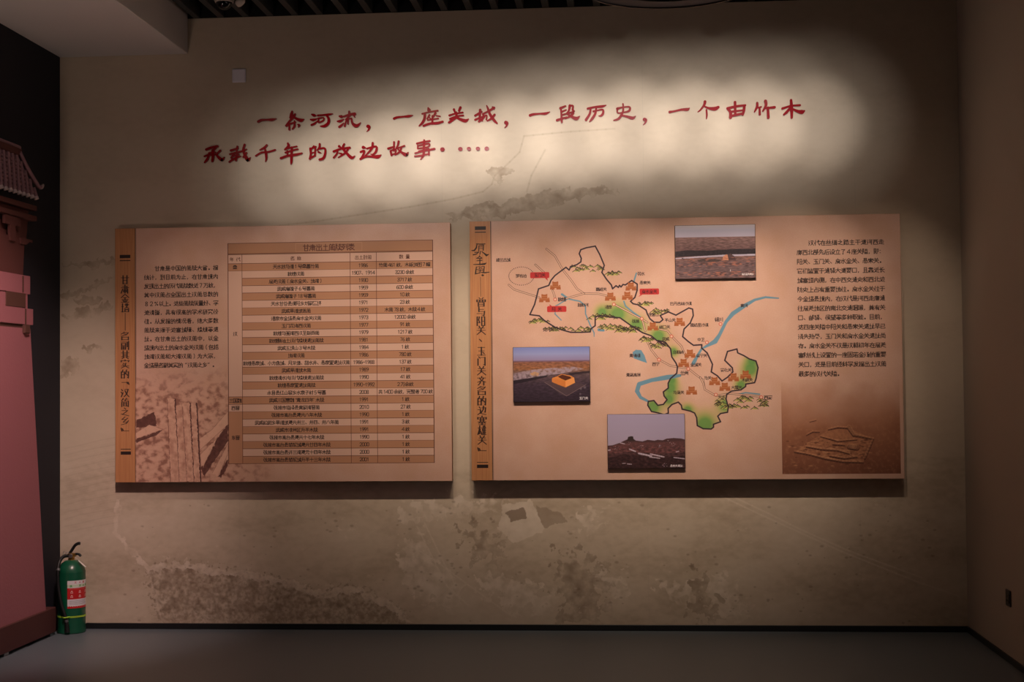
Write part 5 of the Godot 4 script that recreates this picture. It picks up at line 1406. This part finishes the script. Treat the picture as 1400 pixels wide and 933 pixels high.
"坐":[[3,0,0,5],[3,2,5,5],[9,0,7,5],[9,2,12,5],[2,7,10,7],[6,1,6,12],[0,12,12,12]],"𠂢":[[9,0,3,2],[6,1,6,8],[6,4,11,4],[2,3,2,8],[0,8,12,8]],"聿":[[2,1,10,1,10,5,2,5],[0,3,12,3],[1,7,11,7],[0,9,12,9],[6,0,6,12]],"长":[[9,0,3,4],[0,5,12,5],[3,0,3,12,6,10],[5,6,12,12]],
"㕣":[[3,0,4,3],[9,0,8,3],[2,5,10,5,10,11,2,11,2,5]],"心":[[1,5,0,9],[4,3,4,11,9,11,10,9],[6,2,7,5],[10,3,12,7]],"忄":[[6,0,6,12],[2,3,0,7],[9,2,11,5]],"龶":[[1,2,11,2],[2,6,10,6],[0,10,12,10],[6,0,6,10]],"千":[[10,0,2,2],[0,6,12,6],[6,1,6,12]],
"夜":[[6,0,6,1],[0,2,12,2],[3,3,0,8],[2,6,2,12],[7,3,5,8],[6,5,11,5,8,10,4,12],[6,7,12,12]],"方":[[6,0,6,2],[0,3,12,3],[5,3,4,8,0,12],[5,6,10,6,9,12,6,11]],"束":[[0,2,12,2],[2,4,10,4,10,7,2,7,2,4],[6,0,6,12],[6,8,0,12],[6,8,12,12]],
"正":[[1,1,11,1],[6,1,6,12],[6,6,11,6],[2,5,2,12],[0,12,12,12]],"斤":[[11,0,3,2],[3,2,3,7,0,12],[3,5,12,5],[8,5,8,12]],"疋":[[0,1,12,1],[6,1,6,9],[6,5,11,5],[3,5,0,12],[2,9,6,11,12,12]],"亚":[[0,0,12,0],[4,0,4,11],[8,0,8,11],[1,4,3,8],[11,4,9,8],[0,11,12,11]],
"曲":[[0,2,12,2],[1,4,11,4,11,11,1,11,1,4],[1,8,11,8],[4,0,4,11],[8,0,8,11]],"丷":[[3,1,5,10],[9,1,7,10]],"有":[[0,3,12,3],[6,0,4,5,0,9],[4,6,10,6,10,12,8,11],[4,6,4,12],[4,8,10,8],[4,10,10,10]],"亡":[[5,0,6,2],[0,3,12,3],[2,3,2,11,11,11]],
"来":[[1,2,11,2],[3,4,4,6],[9,4,8,6],[0,7,12,7],[6,0,6,12],[6,7,0,12],[6,7,12,12]],"反":[[11,0,2,1],[2,1,2,7,0,12],[2,5,10,5,7,9,3,12],[4,7,12,12]],"武":[[1,1,7,1],[0,4,12,4],[7,0,9,9,12,12,12,9],[10,0,11,2],[4,5,4,11],[4,8,7,8],[1,7,1,11],[0,12,8,10]],
"昜":[[2,1,9,1,3,5,11,5,10,12,8,11],[7,6,2,11],[9,6,6,12]],"少":[[6,0,6,6],[3,2,1,6],[9,2,12,6],[11,6,7,10,1,12]],"勾":[[4,0,0,6],[3,3,11,3,10,12,7,11],[5,5,3,9,8,8]],"睪":[[2,0,10,0,2,6],[3,1,12,6],[1,8,11,8],[0,10,12,10],[6,6,6,12]],
"每":[[4,0,1,3],[3,2,11,2],[3,4,10,4,9,12,7,12],[3,4,1,10,11,10],[0,7,12,7],[6,5,6,9]],"⺌":[[6,0,6,10],[2,2,4,8],[10,2,8,8]],"亦":[[6,0,6,2],[0,3,12,3],[4,3,4,8,2,12],[8,3,8,12,6,11],[1,5,0,9],[11,5,12,9]],"丰":[[1,2,11,2],[2,6,10,6],[0,9,12,9],[6,0,6,12]],
"卖":[[2,1,10,1],[6,0,6,3],[0,4,12,4,11,6],[3,6,5,7],[2,8,4,9],[0,10,12,10],[6,6,6,9,0,12],[7,10,12,12]],"牙":[[1,1,11,1],[3,1,2,6,12,6],[8,1,8,12,6,11],[8,6,0,12]],"㐬":[[6,0,6,2],[0,3,12,3],[5,3,2,6,10,6],[9,4,11,7],[2,8,0,12],[6,8,6,12],[9,8,9,12,12,11]],
"勺":[[4,0,0,6],[3,3,11,3,10,12,7,11],[4,6,7,8]],"舟":[[6,0,4,2],[3,2,9,2,9,12,7,11],[3,2,3,8,0,12],[0,7,12,7],[6,3,7,5],[6,8,7,10]],"看":[[10,0,2,1],[2,3,10,3],[0,5,12,5],[6,1,4,7,0,10],[4,7,10,7,10,12,4,12,4,7],[4,9,10,9]],"开":[[1,1,11,1],[0,6,12,6],[4,1,4,7,1,12],[9,1,9,12]],
"礻":[[5,0,7,1],[1,3,10,3,0,9],[6,6,6,12],[7,7,11,9]],"斗":[[3,1,5,3],[2,4,4,6],[0,9,12,7],[8,0,8,12]],"𡗗":[[2,1,10,1],[2,4,10,4],[0,7,12,7],[6,0,5,6,0,12],[7,7,12,12]],"尔":[[4,0,0,5],[3,3,11,3,10,5],[6,4,6,12,4,11],[3,7,1,10],[9,7,12,10]],
"九":[[0,4,9,4,9,11,12,11,12,9],[5,0,4,7,0,12]],"缶":[[4,0,1,3],[3,2,11,2],[0,5,12,5],[6,2,6,11],[2,7,2,11,10,11,10,7]],"索":[[0,2,12,2],[6,0,6,4],[0,6,0,4,12,4,11,6],[7,4,3,6,8,6,2,8,10,8],[6,8,6,12],[3,9,1,11],[9,9,11,11]],
"工":[[1,1,11,1],[6,1,6,11],[0,11,12,11]],"戋":[[1,3,11,2],[0,6,12,5],[6,0,8,9,12,12,12,9],[10,7,2,12],[9,0,11,1]],"色":[[4,0,0,4],[3,2,9,2,7,4],[2,4,10,4,10,8,2,8],[6,4,6,8],[2,4,2,12,12,12,12,10]],
"充":[[6,0,6,2],[0,3,12,3],[5,3,2,6,10,6],[9,4,11,7],[4,7,4,9,0,12],[8,7,8,11,12,11,12,9]],"周":[[1,1,11,1,11,12,9,11],[1,1,1,8,0,12],[4,4,8,4],[6,2,6,6],[3,6,9,6],[4,8,8,8,8,11,4,11,4,8]],"直":[[1,2,11,2],[6,0,6,3],[3,3,9,3,9,12],[3,3,3,12],[3,6,9,6],[3,9,9,9],[0,12,12,12]],
"者":[[2,2,9,2],[5,0,5,5],[0,5,12,5],[11,1,0,10],[4,7,10,7,10,12,4,12,4,7],[4,9,10,9]],"肃":[[2,2,9,2,9,6],[0,4,12,4],[2,6,10,6],[6,0,6,12],[2,7,0,12],[10,7,10,12],[4,8,4,10],[8,8,8,10]],"右":[[0,3,12,3],[6,0,4,6,0,10],[4,7,11,7,11,12,4,12,4,7]],
"廾":[[0,4,12,4],[4,0,4,6,1,12],[9,0,9,12]],"𧘇":[[6,0,0,6],[3,3,3,12,6,10],[10,2,7,5],[5,3,12,12]],"西":[[0,1,12,1],[1,4,11,4,11,12,1,12,1,4],[4,1,4,6,2,9],[8,1,8,7,11,8]],"覀":[[0,1,12,1],[1,4,11,4,11,11,1,11,1,4],[4,1,4,11],[8,1,8,11]],"午":[[4,0,0,5],[3,2,11,2],[0,7,12,7],[6,2,6,12]],
"车":[[1,2,11,2],[5,0,2,6,11,6],[0,9,12,9],[7,4,7,12]],"甬":[[3,0,9,0,6,2],[4,1,8,3],[2,12,2,4,10,4,10,12,8,12],[2,7,10,7],[2,9,10,9],[6,4,6,12]],"首":[[3,0,4,2],[9,0,8,2],[0,3,12,3],[6,3,5,5],[2,5,10,5,10,12,2,12,2,5],[2,7,10,7],[2,9,10,9]],
"里":[[2,0,10,0,10,6,2,6,2,0],[2,3,10,3],[6,0,6,12],[1,9,11,9],[0,12,12,12]],"重":[[10,0,2,1],[0,3,12,3],[2,5,10,5,10,8,2,8,2,5],[2,6,10,6],[6,1,6,12],[1,10,11,10],[0,12,12,12]],"金":[[6,0,0,5],[6,0,12,5],[3,5,9,5],[1,8,11,8],[6,5,6,12],[3,9,4,11],[9,9,8,11],[0,12,12,12]],
"𧘃":[[3,0,4,3],[9,0,8,3],[0,5,12,5],[4,7,1,11],[8,7,11,11]],"厷":[[0,3,12,3],[6,0,4,6,0,12],[7,5,4,11,11,10],[9,8,12,12]],"辰":[[1,1,12,1],[1,1,1,7,0,12],[4,4,10,4],[2,6,12,6],[5,6,5,12,8,10],[7,7,12,12],[11,8,8,9]],"告":[[4,0,1,3],[2,2,10,2],[6,0,6,5],[0,5,12,5],[3,7,9,7,9,12,3,12,3,7]],
"非":[[4,0,4,12],[8,0,8,12],[0,2,4,2],[0,6,4,6],[0,10,4,9],[8,2,12,2],[8,6,12,6],[8,10,12,10]],"高":[[6,0,6,2],[0,2,12,2],[3,4,9,4,9,6,3,6,3,4],[1,12,1,7,11,7,11,12,9,11],[4,9,8,9,8,11,4,11,4,9]],
"鬼":[[6,0,5,1],[2,2,10,2,10,7,2,7,2,2],[2,4,10,4],[6,2,6,7],[5,7,4,10,0,12],[7,7,7,12,12,12],[9,8,8,10,11,10]],"黄":[[1,2,11,2],[4,0,4,4],[8,0,8,4],[0,4,12,4],[2,6,10,6,10,10,2,10,2,6],[2,8,10,8],[6,4,6,10],[4,10,1,12],[8,10,11,12]],
"齐":[[6,0,6,1],[0,2,12,2],[9,2,6,6,0,8],[3,2,6,6,12,8],[4,7,4,9,1,12],[9,7,9,12]],"龙":[[0,3,12,3],[5,0,4,6,0,12],[7,3,7,11,12,11,12,9],[11,5,5,11],[8,0,10,2]],"介":[[6,0,0,6],[6,0,12,6],[4,6,4,9,1,12],[8,6,8,12]],"云":[[2,1,10,1],[0,5,12,5],[5,5,2,10,10,10],[8,7,11,12]],
"余":[[6,0,0,6],[6,0,12,6],[3,5,9,5],[1,8,11,8],[6,5,6,12,4,11],[3,9,1,11],[9,9,11,11]],"交":[[6,0,6,2],[0,3,12,3],[4,4,1,7],[8,4,11,7],[8,7,5,10,0,12],[4,7,8,10,12,12]],"临":[[1,1,1,11],[4,0,4,12],[8,0,6,4],[7,2,12,2],[9,3,11,5],[6,7,12,7,12,12,6,12,6,7],[9,7,9,12]],
"0":[[4,1,8,1,9,3,9,9,8,11,4,11,3,9,3,3,4,1]],"1":[[4,3,6,1,6,11]],"2":[[3,3,4,1,8,1,9,3,9,5,3,11,9,11]],"3":[[3,2,5,1,8,1,9,3,8,5,5,6,8,6,9,8,8,11,4,11,3,9]],"4":[[8,11,8,1,2,8,10,8]],"5":[[9,1,4,1,3,6,8,5,9,8,8,11,3,11]],
"6":[[8,1,5,2,3,6,3,9,4,11,8,11,9,9,8,6,5,6,3,8]],"7":[[3,1,9,1,5,11]],"8":[[5,1,7,1,9,3,7,6,5,6,3,3,5,1],[5,6,3,9,4,11,8,11,9,9,7,6]],"9":[[4,11,7,10,9,6,9,3,8,1,4,1,3,3,4,6,7,6,9,4]],
"%":[[9,1,3,11],[2,2,4,2,4,4,2,4,2,2],[8,8,10,8,10,10,8,10,8,8]],"-":[[2,6,10,6]],"(":[[8,0,6,3,6,9,8,12]],")":[[4,0,6,3,6,9,4,12]],"，":[[2,10,3,10,2,12]],"。":[[2,9,4,9,4,11,2,11,2,9]],"、":[[1,8,4,11]],"：":[[2,4,3,4],[2,10,3,10]],
"“":[[6,3,7,1],[9,3,10,1]],"”":[[2,1,1,3],[5,1,4,3]],"『":[[1,5,11,5],[11,5,12,8],[9,5,10,7]],"』":[[0,3,1,7],[2,4,3,6],[1,7,12,7]],
}
const PARTS := {
"丘":"⿱斤一","些":"⿱⿰止匕二","从":"⿰人人","仅":"⿰亻又","代":"⿰亻弋","们":"⿰亻门","价":"⿰亻介","会":"⿱人云","位":"⿰亻立","侧":"⿲亻贝刂","候":"⿰亻矦","值":"⿰亻直","元":"⿱二儿","党":"⿱龸⿱口儿","全":"⿱人王","况":"⿰冫⿱口儿","凉":"⿰冫京",
"列":"⿰歹刂","刘":"⿰文刂","初":"⿰衤刀","到":"⿰至刂","前":"⿱䒑⿰月刂","畐":"⿱一⿱口田","副":"⿰畐刂","勒":"⿰革力","化":"⿰亻匕","医":"⿷匚矢","占":"⿱⺊口","即":"⿰艮卩","历":"⿸厂力","原":"⿸厂⿱白小","县":"⿱且厶","古":"⿱十口","台":"⿱厶口","号":"⿱口丂","吉":"⿱士口","名":"⿱夕口","和":"⿰禾口",
"咽":"⿰口⿴囗大","喉":"⿰口⿰亻矦","嘉":"⿱⿱士口⿱䒑⿰力口","嘴":"⿰口⿱⿰止匕角","器":"⿳⿰口口大⿰口口","固":"⿴囗古","国":"⿴囗玉","图":"⿴囗⿱夂⺀","圈":"⿴囗卷","地":"⿰土也","址":"⿰土止","坝":"⿰土贝","坡":"⿰土皮","坪":"⿰土平","垣":"⿰土⿳一日一","城":"⿰土成","塔":"⿰土⿱艹⿱人⿱一口",
"境":"⿰土⿱立⿱日儿","莫":"⿱艹⿱日大","墓":"⿱⿱艹日⿱大土","敦":"⿰享攵","墩":"⿰土⿰享攵","多":"⿱夕夕","好":"⿰女子","字":"⿱宀子","学":"⿱⺍子","宁":"⿱宀丁","它":"⿱宀匕","安":"⿱宀女","完":"⿱宀⿱二儿","宗":"⿱宀示","实":"⿱宀头","家":"⿱宀豕","尽":"⿱尺⺀","居":"⿸尸⿱十口","屲":"⿱厂山",
"岭":"⿰山令","峡":"⿰山夹","峪":"⿰山谷","幅":"⿰巾畐","座":"⿸广坐","廊":"⿸广⿰艮阝","延":"⿺廴𠂢","建":"⿺廴聿","张":"⿰弓长","弱":"⿰弓弓","往":"⿰彳主","很":"⿰彳艮","总":"⿱㕣心","悬":"⿱且心","青":"⿱龶月","情":"⿰忄青","舌":"⿱千口","括":"⿰扌舌","据":"⿰扌居","掖":"⿰扌夜","掘":"⿰扌⿸尸出","放":"⿰方攵",
"数":"⿰⿱米女攵","整":"⿱⿰束攵正","新":"⿰⿱立木斤","早":"⿱日十","旱":"⿱日干","时":"⿰日寸","昌":"⿱日日","是":"⿱日疋","晋":"⿱亚日","晰":"⿰日⿰木斤","曹":"⿱曲日","曾":"⿳丷罒日","最":"⿱日⿰耳又","望":"⿱⿰亡月王","朝":"⿰⿳十日十月","村":"⿰木寸","松":"⿰木⿱八厶","板":"⿰木反","林":"⿰木木","枚":"⿰木攵","树":"⿲木又寸",
"各":"⿱夂口","格":"⿰木各","楼":"⿰木⿱米女","殆":"⿰歹台","汉":"⿰氵又","汤":"⿰氵昜","沙":"⿰氵少","沟":"⿰氵勾","河":"⿰氵可","油":"⿰氵由","泉":"⿱白水","泊":"⿰氵白","泽":"⿰氵睪","海":"⿰氵每","肖":"⿱⺌月","消":"⿰氵肖","清":"⿰氵青","渭":"⿰氵⿱田月","湖":"⿰氵⿰古月","湾":"⿰氵⿱亦弓","源":"⿰氵原","滩":"⿰氵⿰又隹","漠":"⿰氵莫",
"灭":"⿱一火","烽":"⿰火⿱夂丰","煌":"⿰火⿱白王","燧":"⿰火⿺辶⿱丷豕","牍":"⿰片卖","现":"⿰王见","甜":"⿰舌甘","疏":"⿰⻊㐬","的":"⿰白勺","皆":"⿱⿰匕匕白","盘":"⿱舟皿","省":"⿱少目","研":"⿰石开","磨":"⿸广⿱⿰木木石","祁":"⿰礻阝","种":"⿰禾中","科":"⿰禾斗","秦":"⿱𡗗禾","称":"⿰禾尔","究":"⿱穴九","窑":"⿱穴缶",
"等":"⿱⺮⿱土寸","间":"⿵门日","粉":"⿰米⿱八刀","红":"⿰纟工","线":"⿰纟戋","经":"⿰纟⿱又工","绝":"⿰纟色","统":"⿰纟充","绸":"⿰纟周","罗":"⿱罒夕","置":"⿱罒直","职":"⿰耳⿱口八","肩":"⿸户月","能":"⿰⿱厶月⿱匕匕","腾":"⿰月⿱关马","花":"⿱艹化","若":"⿱艹右","连":"⿺辶车","莲":"⿱艹连","莽":"⿳艹大廾","藏":"⿱艹威",
"表":"⿱龶𧘇","要":"⿱覀女","计":"⿰讠十","许":"⿰讠午","设":"⿰讠⿱几又","质":"⿸厂⿱十贝","路":"⿰⻊各","边":"⿺辶力","近":"⿺辶斤","还":"⿺辶不","这":"⿺辶文","迹":"⿺辶亦","通":"⿺辶甬","道":"⿺辶首","遗":"⿺辶⿱中贝","邮":"⿰由阝","部":"⿰⿱立口阝","酒":"⿰氵酉","酥":"⿰酉禾","量":"⿳日一里","银":"⿰钅艮","防":"⿰阝方",
"阳":"⿰阝日","隘":"⿰阝⿱𧘃皿","障":"⿰阝⿱立早","雄":"⿰厷隹","震":"⿱⻗辰","靠":"⿱告非","鞘":"⿰革肖","驼":"⿰马它","驿":"⿰马睪","骆":"⿰马各","魏":"⿰⿱禾女鬼",
}
const WIDE := {"氵":.5,"亻":.55,"扌":.6,"纟":.6,"讠":.55,"阝":.55,"刂":.5,"忄":.5,"土":.72,"木":.8,"口":.65,"彳":.55,"钅":.7,"冫":.45,"火":.8,"日":.7,"月":.75,"⻊":.75,"禾":.8,"马":.85,"片":.75,"弓":.7,"卩":.7,"礻":.65,"石":.8,"王":.75,"歹":.8,"寸":.75,"女":.8,"山":.7,"巾":.7,"斤":.85,"衤":.7,"耳":.75,"酉":.8}
const TALL := {"艹":.45,"宀":.5,"⺮":.5,"一":.2,"罒":.5,"丷":.35,"䒑":.45,"⺌":.45,"穴":.65,"⺍":.55,"人":.75,"八":.6,"⻗":.6,"立":.75,"口":.8,"心":.65,"皿":.65,"土":.8,"日":.85,"⺊":.7,"十":.75,"龸":.7,"白":.9,"覀":.7,"厶":.8,"⺀":.6,"二":.6,"士":.75}
